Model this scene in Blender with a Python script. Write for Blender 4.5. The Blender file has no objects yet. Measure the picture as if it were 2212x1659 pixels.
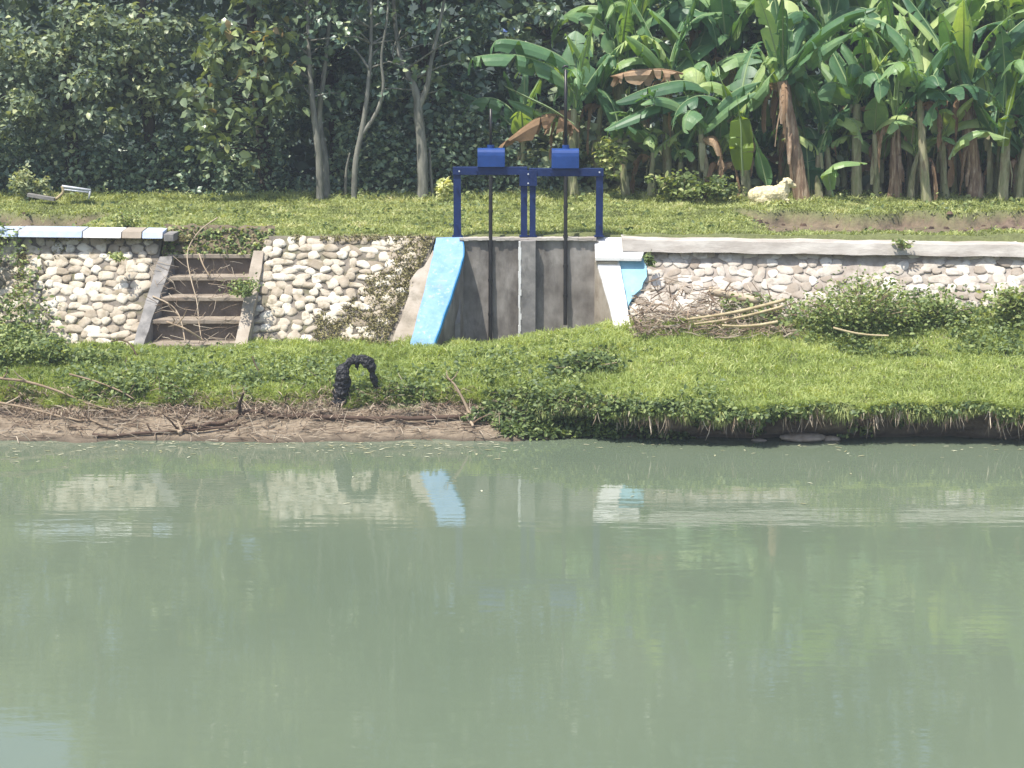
import bpy, bmesh, math, random
import numpy as np
from mathutils import Vector, Matrix
R = math.radians
random.seed(7); rng = np.random.default_rng(7)
S = bpy.context.scene
# ------------------------------------------------------------------ camera, world, sun
F = 4000.0; CX, CY = 1106.0, 829.5; H = 4.45
TH = math.atan(729.5 / F)
cam = bpy.data.cameras.new('camera'); co = bpy.data.objects.new('camera', cam)
S.collection.objects.link(co); S.camera = co
co.location = (0, 0, H); co.rotation_euler = (math.pi/2 - TH, 0, 0)
cam.sensor_width = 36; cam.lens = 36 * F / 2212; cam.clip_end = 1000; cam.clip_start = .1
SUN_TO = Vector((-.30, -.30, .93)).normalized()
W = bpy.data.worlds.new('World'); S.world = W; W.use_nodes = True
nt = W.node_tree; nt.nodes.clear()
sk = nt.nodes.new('ShaderNodeTexSky'); sk.sky_type = 'NISHITA'; sk.sun_disc = False
sk.sun_elevation = math.asin(SUN_TO.z); sk.sun_rotation = math.atan2(SUN_TO.x, SUN_TO.y)
sk.dust_density = 2.0
bg = nt.nodes.new('ShaderNodeBackground'); bg.inputs[1].default_value = .15
wo = nt.nodes.new('ShaderNodeOutputWorld')
nt.links.new(sk.outputs[0], bg.inputs[0]); nt.links.new(bg.outputs[0], wo.inputs[0])
sl = bpy.data.lights.new('sun', 'SUN'); sl.energy = 4.6; sl.angle = R(.5); sl.color = (1, .955, .87)
so = bpy.data.objects.new('sun', sl); S.collection.objects.link(so)
so.rotation_euler = (-SUN_TO).to_track_quat('-Z', 'Y').to_euler()
S.view_settings.view_transform = 'Standard'; S.view_settings.look = 'None'
S.view_settings.exposure = .62; S.view_settings.gamma = 1
S.render.engine = 'CYCLES'

# ------------------------------------------------------------------ layout helpers (survey of the site: image point + distance -> metres)
def at(px, py, Y):
    dx = px - CX; u = CY - py
    dy = F * math.cos(TH) + u * math.sin(TH); dz = -F * math.sin(TH) + u * math.cos(TH)
    t = Y / dy
    return Vector((dx * t, Y, H + dz * t))
def ss(x, a, b):
    t = np.clip((np.asarray(x, float) - a) / (b - a), 0, 1); return t*t*(3-2*t)
_lat = np.random.default_rng(3).random((256, 256))
def vn(x, y):
    x = np.asarray(x, float) + 1000.; y = np.asarray(y, float) + 1000.
    xi = np.floor(x).astype(int); yi = np.floor(y).astype(int); fx = x-xi; fy = y-yi
    fx = fx*fx*(3-2*fx); fy = fy*fy*(3-2*fy)
    g = lambda a, b: _lat[a % 256, b % 256]
    return ((g(xi,yi)*(1-fx)+g(xi+1,yi)*fx)*(1-fy) + (g(xi,yi+1)*(1-fx)+g(xi+1,yi+1)*fx)*fy)
def fbm(x, y, o=3):
    s = 0; a = .5; t = 0
    x = np.asarray(x, float); y = np.asarray(y, float)
    for k in range(o):
        c_, s_ = math.cos(.6+1.1*k), math.sin(.6+1.1*k); s = s + a*vn((c_*x-s_*y)*2**k+17*k, (s_*x+c_*y)*2**k); t += a; a *= .5
    return s/t
# ------------------------------------------------------------------ object helpers
def link(o): S.collection.objects.link(o); return o
def tag(o, label=None, cat=None, group=None, kind=None):
    if label: o['label'] = label
    if cat: o['category'] = cat
    if group: o['group'] = group
    if kind: o['kind'] = kind
    return o
def empty(name, loc, label, cat, group=None):
    o = bpy.data.objects.new(name, None); o.location = loc; o.empty_display_size = .1; link(o)
    return tag(o, label, cat, group)
def npmesh(name, V, faces, mat, parent=None, rnd=None, smooth=False, attrs=None):
    """faces: list of (n,k) int arrays"""
    V = np.asarray(V, float)
    if parent is not None: V = V - np.array(parent.location)
    me = bpy.data.meshes.new(name); me.vertices.add(len(V)); me.vertices.foreach_set('co', V.astype(np.float32).ravel())
    idx = np.concatenate([np.asarray(f).ravel() for f in faces]).astype(np.int32)
    cnt = np.concatenate([np.full(len(f), np.asarray(f).shape[1]) for f in faces]).astype(np.int32)
    st = np.concatenate([[0], np.cumsum(cnt)[:-1]]).astype(np.int32)
    me.loops.add(len(idx)); me.loops.foreach_set('vertex_index', idx)
    me.polygons.add(len(cnt)); me.polygons.foreach_set('loop_start', st); me.polygons.foreach_set('loop_total', cnt)
    if smooth: me.polygons.foreach_set('use_smooth', np.ones(len(cnt), bool))
    if rnd is not None:
        a = me.attributes.new('rnd', 'FLOAT', 'POINT'); a.data.foreach_set('value', np.asarray(rnd, np.float32))
    for k, v in (attrs or {}).items():
        a = me.attributes.new(k, 'FLOAT', 'POINT'); a.data.foreach_set('value', np.asarray(v, np.float32))
    me.update(calc_edges=True); me.validate()
    me.materials.append(mat)
    o = bpy.data.objects.new(name, me); link(o)
    if parent is not None: o.parent = parent
    return o
class MB:
    def __init__(s): s.v = []; s.f = []; s.r = []
    def add(s, vs, fs, r=.5):
        n = len(s.v); s.v += [Vector(p) for p in vs]; s.f += [tuple(i+n for i in f) for f in fs]; s.r += [r]*len(vs)
    def hexa(s, p, r=.5):   # p: 4 bottom (ccw), 4 top
        s.add(p, [(3,2,1,0),(4,5,6,7),(0,1,5,4),(1,2,6,5),(2,3,7,6),(3,0,4,7)], r)
    def box(s, a, b, r=.5):
        x0,y0,z0 = a; x1,y1,z1 = b
        s.hexa([(x0,y0,z0),(x1,y0,z0),(x1,y1,z0),(x0,y1,z0),(x0,y0,z1),(x1,y0,z1),(x1,y1,z1),(x0,y1,z1)], r)
    def prism(s, top, zb, r=.5):   # polygon top points, extruded down to zb
        n = len(top); vs = [Vector(p) for p in top] + [Vector((p[0], p[1], zb)) for p in top]
        s.add(vs, [tuple(range(n)), tuple(range(2*n-1, n-1, -1))] + [(i, i+n, (i+1)%n+n, (i+1)%n) for i in range(n)], r)
    def tube(s, pts, rad, n=7, r=.5, jit=0):
        pts = [Vector(p) for p in pts]; m = len(pts)
        if not hasattr(rad, '__len__'): rad = [rad]*m
        vs = []; prev = None
        for i, p in enumerate(pts):
            t = (pts[min(i+1,m-1)] - pts[max(i-1,0)]).normalized()
            if prev is None:
                prev = t.orthogonal().normalized()
            a = (prev - t*prev.dot(t)).normalized(); b = t.cross(a); prev = a
            for k in range(n):
                an = 2*math.pi*k/n; rr = rad[i]*(1+random.uniform(-jit, jit))
                vs.append(p + (a*math.cos(an)+b*math.sin(an))*rr)
        fs = [(i*n+k, i*n+(k+1)%n, (i+1)*n+(k+1)%n, (i+1)*n+k) for i in range(m-1) for k in range(n)]
        fs += [tuple(range(n-1,-1,-1)), tuple((m-1)*n+k for k in range(n))]
        s.add(vs, fs, r)
    def build(s, name, mat, parent=None, smooth=False, bevel=0, fix=True):
        me = bpy.data.meshes.new(name); off = Vector(parent.location) if parent else Vector()
        me.from_pydata([p-off for p in s.v], [], s.f)
        a = me.attributes.new('rnd', 'FLOAT', 'POINT'); a.data.foreach_set('value', np.array(s.r, np.float32))
        if fix:
            bm = bmesh.new(); bm.from_mesh(me); bmesh.ops.recalc_face_normals(bm, faces=bm.faces); bm.to_mesh(me); bm.free()
        if smooth:
            for p in me.polygons: p.use_smooth = True
        me.materials.append(mat); o = bpy.data.objects.new(name, me); link(o)
        if parent: o.parent = parent
        if bevel:
            m = o.modifiers.new('bevel', 'BEVEL'); m.width = bevel; m.segments = 2; m.limit_method = 'ANGLE'
        return o
def smooth_path(pts, n=4):
    pts = [Vector(p) for p in pts]; out = []
    for i in range(len(pts)-1):
        p0 = pts[max(i-1,0)]; p1 = pts[i]; p2 = pts[i+1]; p3 = pts[min(i+2,len(pts)-1)]
        for k in range(n):
            t = k/n
            out.append(.5*((2*p1)+(p2-p0)*t+(2*p0-5*p1+4*p2-p3)*t*t+(3*p1-p0-3*p2+p3)*t**3))
    out.append(pts[-1]); return out
# ------------------------------------------------------------------ materials
def mat(name, cols, rough=.8, src='noise', scale=5, detail=6, stretch=(1,1,1), bump=0, bscale=None, trans=0, spec=.3, tcol=None, extra=None, coat=0, metal=0):
    """cols: list of (pos, rgb). src noise|rnd|mix"""
    m = bpy.data.materials.new(name); m.use_nodes = True; n = m.node_tree; L = n.links.new; N = n.nodes.new
    b = n.nodes['Principled BSDF']; b.inputs['Roughness'].default_value = rough
    b.inputs['Specular IOR Level'].default_value = spec; b.inputs['Metallic'].default_value = metal
    tc = N('ShaderNodeTexCoord'); mp = N('ShaderNodeMapping'); mp.inputs['Scale'].default_value = stretch
    L(tc.outputs['Object'], mp.inputs[0])
    nz = N('ShaderNodeTexNoise'); nz.inputs['Scale'].default_value = scale; nz.inputs['Detail'].default_value = detail; nz.inputs['Roughness'].default_value = .62
    L(mp.outputs[0], nz.inputs[0])
    rp = N('ShaderNodeValToRGB'); e = rp.color_ramp.elements
    while len(e) < len(cols): e.new(.5)
    for el, (p, c) in zip(e, cols): el.position = p; el.color = (*c, 1)
    at_ = N('ShaderNodeAttribute'); at_.attribute_name = 'rnd'
    if src == 'noise': L(nz.outputs[0], rp.inputs[0])
    elif src == 'rnd': L(at_.outputs['Fac'], rp.inputs[0])
    else:
        mx = N('ShaderNodeMath'); mx.operation = 'MULTIPLY_ADD'; mx.inputs[1].default_value = .9; mx.inputs[2].default_value = -.45
        L(nz.outputs[0], mx.inputs[0]); ad = N('ShaderNodeMath'); ad.operation = 'ADD'; ad.use_clamp = True
        L(mx.outputs[0], ad.inputs[0]); L(at_.outputs['Fac'], ad.inputs[1]); L(ad.outputs[0], rp.inputs[0])
    col = rp.outputs[0]
    if extra: col = extra(n, col)
    L(col, b.inputs['Base Color'])
    if bump:
        nb = N('ShaderNodeTexNoise'); nb.inputs['Scale'].default_value = bscale or scale*3; nb.inputs['Detail'].default_value = 8
        L(mp.outputs[0], nb.inputs[0]); bp = N('ShaderNodeBump'); bp.inputs['Strength'].default_value = bump; bp.inputs['Distance'].default_value = .02
        L(nb.outputs[0], bp.inputs['Height']); L(bp.outputs[0], b.inputs['Normal'])
    if trans:
        out = n.nodes['Material Output']; t = N('ShaderNodeBsdfTranslucent'); ms = N('ShaderNodeMixShader'); ms.inputs[0].default_value = trans
        hs = N('ShaderNodeMix'); hs.data_type = 'RGBA'; hs.blend_type = 'MULTIPLY'; hs.inputs[0].default_value = 1
        L(col, hs.inputs[6]); hs.inputs[7].default_value = (*(tcol or (1.7, 1.6, .6)), 1)
        L(hs.outputs[2], t.inputs[0]); L(b.outputs[0], ms.inputs[1]); L(t.outputs[0], ms.inputs[2]); L(ms.outputs[0], out.inputs[0])
    return m
def patches(c2, scale, lo, hi, stretch=(1,1,1), amt=1.0, axis=None):
    """blend a second colour in noise patches"""
    def f(n, col):
        L = n.links.new; N = n.nodes.new
        tc = N('ShaderNodeTexCoord'); mp = N('ShaderNodeMapping'); mp.inputs['Scale'].default_value = stretch; mp.inputs['Location'].default_value = (3.1, 7.7, 1.3)
        L(tc.outputs['Object'], mp.inputs[0]); nz = N('ShaderNodeTexNoise'); nz.inputs['Scale'].default_value = scale; nz.inputs['Detail'].default_value = 7; nz.inputs['Roughness'].default_value = .7
        L(mp.outputs[0], nz.inputs[0]); mr = N('ShaderNodeMapRange'); mr.inputs[1].default_value = lo; mr.inputs[2].default_value = hi; mr.inputs[4].default_value = amt
        L(nz.outputs[0], mr.inputs[0]); mx = N('ShaderNodeMix'); mx.data_type = 'RGBA'; L(mr.outputs[0], mx.inputs[0]); L(col, mx.inputs[6]); mx.inputs[7].default_value = (*c2, 1)
        return mx.outputs[2]
    return f
def chain(*fs):
    def f(n, c):
        for g in fs: c = g(n, c)
        return c
    return f
M = {}
M['grass'] = mat('grass_blades', [(0,(.13,.165,.05)),(.35,(.3,.375,.12)),(.7,(.44,.5,.2)),(1,(.65,.65,.38))], rough=.55, src='rnd', trans=.35, spec=.25)
M['grass_dry'] = mat('grass_mixed', [(0,(.11,.13,.045)),(.4,(.3,.35,.13)),(.75,(.44,.475,.21)),(1,(.6,.56,.35))], rough=.6, src='rnd', trans=.3, spec=.2)
M['cover'] = mat('ground_cover_leaves', [(0,(.035,.06,.022)),(.4,(.13,.185,.07)),(.8,(.28,.34,.12)),(1,(.45,.47,.22))], rough=.5, src='rnd', trans=.3, spec=.35)
M['moss'] = mat('wall_moss', [(0,(.17,.14,.07)),(.5,(.29,.26,.12)),(1,(.42,.38,.2))], rough=.9, src='rnd', spec=.1)
M['leafbig'] = mat('broad_leaf', [(0,(.05,.085,.055)),(.45,(.14,.19,.1)),(.8,(.24,.3,.13)),(.97,(.36,.42,.15)),(1,(.34,.25,.12))], rough=.33, src='rnd', trans=.22, spec=.5)
M['leafmid'] = mat('tree_leaf_green', [(0,(.08,.12,.09)),(.5,(.21,.27,.17)),(.88,(.34,.39,.22)),(1,(.48,.5,.28))], rough=.42, src='rnd', trans=.25, spec=.4)
M['leafdark'] = mat('tree_leaf_dark', [(0,(.06,.105,.085)),(.5,(.14,.21,.14)),(.9,(.28,.35,.2)),(1,(.42,.47,.26))], rough=.38, src='rnd', trans=.15, spec=.5)
M['banana'] = mat('banana_leaf', [(0,(.05,.12,.06)),(.35,(.11,.215,.1)),(.7,(.25,.37,.15)),(1,(.46,.53,.22))], rough=.42, src='mix', scale=2.5, stretch=(1,1,1), trans=.3, spec=.35, tcol=(1.8,1.9,.5))
M['banana_lit'] = mat('backlit_banana_leaf', [(0,(.13,.22,.03)),(1,(.26,.36,.05))], rough=.4, src='mix', scale=3, trans=.5, spec=.4, tcol=(1.6,1.5,.4))  # backlit glow put into a brighter yellow-green and stronger translucency
M['banana_pale'] = mat('pale_banana_leaf', [(0,(.22,.32,.22)),(1,(.42,.5,.38))], rough=.4, src='mix', scale=6, trans=.2, spec=.4)
M['banana_dead'] = mat('dead_banana_leaf', [(0,(.14,.09,.05)),(.6,(.34,.22,.13)),(1,(.58,.42,.28))], rough=.8, src='mix', scale=8, trans=.25, spec=.15, tcol=(1.2,1,.8))
M['midrib'] = mat('banana_midrib', [(0,(.16,.24,.09)),(1,(.3,.38,.2))], rough=.5, src='rnd')
M['stem'] = mat('banana_stem', [(.3,(.16,.19,.08)),(.5,(.3,.29,.16)),(.7,(.42,.38,.25))], rough=.7, scale=4, stretch=(3,3,.7), bump=.3, extra=patches((.17,.11,.07), 5, .52, .66, (2,2,.6), .7))
M['stemdry'] = mat('banana_stem_dry', [(.3,(.12,.07,.045)),(.5,(.25,.17,.11)),(.7,(.44,.35,.25))], rough=.85, scale=6, stretch=(4,4,.6), bump=.5)
M['bark'] = mat('pale_bark', [(.3,(.1,.1,.085)),(.55,(.22,.215,.18)),(.75,(.37,.36,.3))], rough=.9, scale=6, stretch=(2,2,.5), bump=.4, extra=patches((.05,.06,.04), 3, .52, .7, (1,1,.5), .6))
M['barkdark'] = mat('dark_bark', [(.3,(.03,.025,.02)),(.7,(.09,.08,.06))], rough=.95, scale=5, stretch=(2,2,.5), bump=.4)
M['stone'] = mat('river_stone', [(0,(.26,.215,.16)),(.3,(.43,.37,.29)),(.75,(.55,.495,.4)),(1,(.64,.6,.52))], rough=.9, src='mix', scale=5, bump=.6, bscale=22, extra=patches((.2,.165,.1), 8, .5, .68, amt=.75))
M['mortar'] = mat('old_mortar', [(.3,(.11,.095,.075)),(.55,(.2,.175,.145)),(.8,(.32,.285,.24))], rough=.95, scale=5, bump=.5, bscale=25, extra=patches((.13,.125,.06), 2.5, .5, .64, amt=.8))
M['mortarpale'] = mat('pale_mortar', [(.3,(.24,.2,.165)),(.55,(.38,.335,.29)),(.8,(.52,.48,.42))], rough=.95, scale=5, bump=.4, bscale=25, extra=patches((.13,.12,.07), 3, .55, .68, amt=.7))
M['stonepale'] = mat('bleached_stone', [(0,(.3,.25,.2)),(.4,(.45,.4,.34)),(1,(.62,.58,.52))], rough=.9, src='mix', scale=5, bump=.6, bscale=22, extra=patches((.24,.2,.16), 8, .5, .68, amt=.7))
M['concdark'] = mat('stained_concrete', [(.3,(.13,.115,.102)),(.5,(.225,.205,.185)),(.7,(.34,.315,.29))], rough=.8, scale=2.4, stretch=(1.3,1.3,.85), bump=.15, bscale=14, extra=patches((.045,.038,.032), 1.8, .48, .68, (1.4,1.4,.5), .75))
M['concgrey'] = mat('grey_concrete', [(.3,(.14,.135,.13)),(.5,(.21,.2,.19)),(.7,(.32,.3,.28))], rough=.85, scale=4, bump=.2, bscale=22, extra=patches((.08,.075,.07), 3, .55, .7, (1.5,1.5,.6), .7))
M['concwarm'] = mat('warm_concrete', [(.3,(.26,.215,.17)),(.5,(.35,.3,.24)),(.7,(.44,.39,.33))], rough=.85, scale=3, bump=.2, bscale=22, extra=patches((.17,.15,.11), 3, .54, .7, amt=.7))
M['white'] = mat('whitewash', [(.3,(.55,.53,.5)),(.5,(.66,.65,.63)),(.7,(.72,.71,.7))], rough=.8, scale=5, bump=.15, bscale=30, extra=patches((.38,.35,.3), 4.5, .6, .72, amt=.8))
M['coping'] = mat('bleached_coping', [(.3,(.3,.265,.23)),(.5,(.42,.385,.345)),(.7,(.55,.52,.47))], rough=.85, scale=3, stretch=(.6,1,2), bump=.25, bscale=24, extra=patches((.3,.27,.24), 2.6, .54, .7, (.6,1,1.6), .7))
M['blue'] = mat('sky_blue_paint', [(.3,(.13,.265,.45)),(.5,(.185,.335,.54)),(.7,(.25,.4,.6))], rough=.7, scale=5, bump=.3, bscale=26, extra=chain(patches((.45,.53,.6), 14, .55, .66, amt=.7), patches((.1,.17,.2), 7, .6, .72, amt=.8), patches((.33,.33,.3), 3.2, .6, .7, amt=.6)))
M['cyan'] = mat('turquoise_paint', [(.3,(.2,.43,.56)),(.7,(.32,.53,.64))], rough=.6, scale=4, bump=.1, bscale=26, extra=patches((.6,.7,.72), 9, .64, .72, amt=.6))
M['blueedge'] = mat('deep_blue_paint_edge', [(.3,(.03,.2,.42)),(.7,(.06,.3,.55))], rough=.6, scale=7)
M['bluecoping'] = mat('pale_blue_paint', [(.3,(.34,.42,.56)),(.7,(.46,.53,.66))], rough=.8, scale=5, bump=.3, extra=patches((.45,.42,.37), 5, .5, .64, amt=.9))
M['navy'] = mat('navy_steel_paint', [(.3,(.007,.018,.075)),(.7,(.012,.03,.115))], rough=.5, scale=8, spec=.3, bump=.05, extra=patches((.05,.05,.07), 14, .64, .72, amt=.6))
M['royal'] = mat('royal_blue_paint', [(.3,(.01,.04,.16)),(.7,(.018,.06,.23))], rough=.42, scale=6, spec=.3, extra=patches((.03,.06,.14), 12, .64, .74, amt=.6))
M['royallid'] = mat('pale_blue_lid', [(.3,(.08,.14,.38)),(.7,(.12,.19,.44))], rough=.4, scale=6, spec=.5)  # lid set paler than the housing blue
M['rod'] = mat('greased_rod', [(.3,(.008,.008,.01)),(.7,(.025,.022,.02))], rough=.4, scale=12, spec=.5, extra=patches((.3,.26,.02), 9, .68, .72, (1,1,.8), .7))
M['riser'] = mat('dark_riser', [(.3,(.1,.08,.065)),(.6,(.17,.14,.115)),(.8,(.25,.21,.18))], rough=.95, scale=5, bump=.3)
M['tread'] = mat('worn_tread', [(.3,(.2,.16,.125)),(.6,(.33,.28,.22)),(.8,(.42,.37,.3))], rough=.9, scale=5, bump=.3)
M['wood'] = mat('dry_wood', [(0,(.14,.095,.06)),(.5,(.29,.22,.15)),(1,(.46,.38,.28))], rough=.85, src='mix', scale=5, stretch=(1,1,1))
M['wooddark'] = mat('wet_wood', [(0,(.03,.02,.014)),(.6,(.08,.05,.035)),(1,(.17,.12,.08))], rough=.8, src='mix', scale=8)
M['bamboo'] = mat('dry_bamboo', [(.3,(.3,.23,.12)),(.7,(.5,.42,.26))], rough=.6, scale=6, spec=.4)
M['char'] = mat('charred_wood', [(.3,(.006,.006,.008)),(.6,(.016,.016,.02)),(.8,(.04,.04,.05))], rough=.55, scale=12, bump=.8, bscale=25, spec=.45, extra=patches((.35,.36,.38), 9, .71, .74, amt=.8))
M['wool'] = mat('sheep_wool', [(.3,(.5,.42,.22)),(.5,(.66,.58,.36)),(.7,(.74,.67,.46))], rough=.95, scale=22, bump=1, bscale=40, spec=.1)
M['face'] = mat('sheep_face', [(.3,(.55,.48,.33)),(.7,(.68,.6,.44))], rough=.8, scale=12)
M['eye'] = mat('sheep_eye', [(0,(.01,.008,.006)),(1,(.02,.015,.01))], rough=.3)
M['metalpale'] = mat('pale_metal', [(.3,(.4,.42,.46)),(.7,(.6,.62,.66))], rough=.5, scale=8, extra=patches((.3,.22,.12), 9, .6, .7, amt=.7))
M['rock'] = mat('pale_rock', [(.3,(.22,.17,.13)),(.7,(.42,.35,.29))], rough=.85, scale=9, bump=.4)
M['straw'] = mat('straw_twigs', [(0,(.12,.08,.055)),(.5,(.32,.24,.17)),(1,(.56,.48,.37))], rough=.85, src='rnd')
M['flot'] = mat('floating_leaf', [(0,(.25,.24,.12)),(1,(.55,.55,.4))], rough=.6, src='rnd')
def soil_material(name, soil, dark, green, wet_shade=None):
    wet_shade = wet_shade or tuple(c*.7 for c in dark)
    m = bpy.data.materials.new(name); m.use_nodes = True; n = m.node_tree; L = n.links.new; N = n.nodes.new
    b = n.nodes['Principled BSDF']; tc = N('ShaderNodeTexCoord')
    def noise(sc, d=8):
        z = N('ShaderNodeTexNoise'); z.inputs['Scale'].default_value = sc; z.inputs['Detail'].default_value = d; z.inputs['Roughness'].default_value = .65; L(tc.outputs['Object'], z.inputs[0]); return z.outputs[0]
    r1 = N('ShaderNodeValToRGB'); r1.color_ramp.elements[0].position = .3; r1.color_ramp.elements[0].color = (*dark, 1); r1.color_ramp.elements[1].position = .68; r1.color_ramp.elements[1].color = (*soil, 1); L(noise(7), r1.inputs[0])
    r2 = N('ShaderNodeValToRGB'); r2.color_ramp.elements[0].position = .3; r2.color_ramp.elements[0].color = (green[0]*.5, green[1]*.5, green[2]*.5, 1); r2.color_ramp.elements[1].position = .7; r2.color_ramp.elements[1].color = (*green, 1); L(noise(11), r2.inputs[0])
    a = N('ShaderNodeAttribute'); a.attribute_name = 'soil'
    mx = N('ShaderNodeMix'); mx.data_type = 'RGBA'; L(a.outputs['Fac'], mx.inputs[0]); L(r2.outputs[0], mx.inputs[6]); L(r1.outputs[0], mx.inputs[7])
    aw = N('ShaderNodeAttribute'); aw.attribute_name = 'wet_shade'
    mw = N('ShaderNodeMix'); mw.data_type = 'RGBA'; L(aw.outputs['Fac'], mw.inputs[0]); L(mx.outputs[2], mw.inputs[6]); mw.inputs[7].default_value = (*wet_shade, 1)
    L(mw.outputs[2], b.inputs['Base Color']); b.inputs['Roughness'].default_value = .9
    bp = N('ShaderNodeBump'); bp.inputs['Strength'].default_value = .7; bp.inputs['Distance'].default_value = .04; L(noise(22), bp.inputs['Height']); L(bp.outputs[0], b.inputs['Normal'])
    return m
M['bank'] = soil_material('bank_soil', (.30,.24,.17), (.12,.09,.06), (.14,.165,.06))
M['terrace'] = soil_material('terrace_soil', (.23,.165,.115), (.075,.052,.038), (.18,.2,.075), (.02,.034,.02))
def water_material():
    m = bpy.data.materials.new('turbid_river_water'); m.use_nodes = True; n = m.node_tree; L = n.links.new; N = n.nodes.new
    b = n.nodes['Principled BSDF']; b.inputs['Roughness'].default_value = .012; b.inputs['IOR'].default_value = 1.5
    tc = N('ShaderNodeTexCoord')
    def noise(sc, st, d=3, rg=.5):
        mp = N('ShaderNodeMapping'); mp.inputs['Scale'].default_value = st; L(tc.outputs['Object'], mp.inputs[0])
        z = N('ShaderNodeTexNoise'); z.inputs['Scale'].default_value = sc; z.inputs['Detail'].default_value = d; z.inputs['Roughness'].default_value = rg; L(mp.outputs[0], z.inputs[0]); return z.outputs[0]
    r = N('ShaderNodeValToRGB'); e = r.color_ramp.elements; e[0].position = .3; e[0].color = (.11,.142,.097,1); e[1].position = .7; e[1].color = (.138,.17,.117,1)
    L(noise(.35, (1,.6,1), 4), r.inputs[0]); L(r.outputs[0], b.inputs['Base Color'])
    a1 = noise(5, (.35,1.6,1), 3, .5); a2 = noise(1.3, (.6,1.1,1), 2); a3 = noise(22, (.6,1.3,1), 2)
    m1 = N('ShaderNodeMath'); m1.operation = 'MULTIPLY_ADD'; m1.inputs[1].default_value = .55; L(a1, m1.inputs[0]); L(a2, m1.inputs[2])
    m2 = N('ShaderNodeMath'); m2.operation = 'MULTIPLY_ADD'; m2.inputs[1].default_value = .07; L(a3, m2.inputs[0]); L(m1.outputs[0], m2.inputs[2])
    bp = N('ShaderNodeBump'); bp.inputs['Strength'].default_value = 1; bp.inputs['Distance'].default_value = .0022; L(m2.outputs[0], bp.inputs['Height']); L(bp.outputs[0], b.inputs['Normal'])
    return m
M['water'] = water_material()

# ------------------------------------------------------------------ water and ground
WZ = -.17
tag(npmesh('water', [(-90,-40,WZ),(90,-40,WZ),(90,24,WZ),(-90,24,WZ)], [np.array([[0,1,2,3]])], M['water']), kind='structure')
def zp(py, Y): return at(CX, py, Y).z
KL = np.array([(21.0,-.6),(21.5,WZ),(21.75,zp(932,21.75)),(22.0,zp(905,22.0)),(22.15,zp(882,22.15)),(22.3,zp(850,22.3)),(22.75,zp(818,22.75)),(23.5,zp(782,23.5)),(24.4,zp(748,24.4)),(25.75,.5)])
KR = np.array([(21.9,-.7),(21.75,WZ-.02),(21.72,zp(935,21.72)),(21.6,zp(912,21.6)),(21.3,zp(893,21.3)),(21.38,zp(876,21.38)),(22.3,zp(822,22.3)),(23.5,zp(764,23.5)),(24.4,zp(708,24.4)),(25.75,.85)])
SI = np.arange(10.)
def bank(x, s):
    x = np.asarray(x, float); s = np.asarray(s, float)
    w = ss(x, -.7, 1.7)
    Y = np.interp(s, SI, KL[:,0])*(1-w) + np.interp(s, SI, KR[:,0])*w
    z = np.interp(s, SI, KL[:,1])*(1-w) + np.interp(s, SI, KR[:,1])*w
    e = np.clip(1 - np.abs(s-3.5)/4.5, 0, 1)
    Y = Y + (fbm(x*.9, x*0+3) - .5)*.5*e + (fbm(x*2.6+11, s*.5)-.5)*.3*e + (fbm(x*5, s*2+9)-.5)*.18*e
    z = z + (fbm(x*2.2, Y*2.2)-.5)*.12*np.clip((s-2.5)/2, 0, 1) + (fbm(x*6, Y*6)-.5)*.06 + (fbm(x*2.7+50, Y*5)-.5)*.07*(s > .5)
    # bigger swelling left of the stair and along the right wall
    z = z + .45*ss(-x, 6.0, 7.6)*ss(Y, 22.6, 24.6) + .12*ss(x, 3, 6)*ss(Y, 23, 24.6)
    ch = ss(Y, 24.55, 25.1)*ss(x, -.85, -.55)*(1-ss(x, 1.0, 1.3))
    return Y, z - .45*ch
xs = np.concatenate([np.linspace(-70,-10,30)[:-1], np.linspace(-10,10,321), np.linspace(10,70,30)[1:]])
sv = np.concatenate([np.linspace(0,5,41)[:-1], np.linspace(5,9,49)])
XX, SS = np.meshgrid(xs, sv, indexing='ij'); YY, ZZ = bank(XX, SS)
def gridfaces(a, b):
    i = np.arange(a-1)[:,None]*b + np.arange(b-1)[None,:]
    return np.stack([i, i+b, i+b+1, i+1], -1).reshape(-1,4)
wB = ss(XX, -.7, 1.7)
soilB = 1 - ss(SS + (fbm(XX*3, SS*2)-.5)*1.2, 3.7, 4.4)*(1-.35*(fbm(XX*1.5,YY*2)>.6))
wet_shadeB = (1-ss(ZZ, WZ, WZ+.06)) + wB*(SS < 4)*.5  # wet waterline; dark soil of the undercut also darkened for overhang shade
tag(npmesh('river_bank', np.stack([XX,YY,ZZ],-1).reshape(-1,3), [gridfaces(len(xs),len(sv))], M['bank'], smooth=True, attrs={'soil': soilB.ravel(), 'wet_shade': np.clip(wet_shadeB,0,1).ravel()}), kind='structure')
def hollow(x, Y):
    e = (fbm(x*1.3, Y*0+5)-.5)*1.1
    r = ss(x, 3.3, 4.3)*ss(Y, 26.0, 26.5)*(1-ss(Y + e, 29.38, 29.46))
    l = (1-ss(x, -6.9, -6.1))*ss(Y, 26.3, 27)*(1-ss(Y+e, 29.2, 29.4))
    return np.clip(r+l, 0, 1)
def terrace_z(x, Y):
    return 1.86 + (fbm(x*1.1, Y*1.1)-.5)*.1 + (fbm(x*4, Y*4)-.5)*.05 - .23*hollow(x, Y) + .02*np.clip(Y-29,0,4) + 9*ss(Y, 48, 95)
ys = np.concatenate([np.linspace(25.64,31.5,90), np.linspace(31.5,50,24)[1:], np.linspace(50,140,20)[1:]])
X2, Y2 = np.meshgrid(xs, ys, indexing='ij'); Z2 = terrace_z(X2, Y2)
V2 = np.stack([X2,Y2,Z2],-1)
skirt = V2[:, :1].copy(); skirt[...,2] = -.3; V2 = np.concatenate([skirt, V2], 1)
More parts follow.
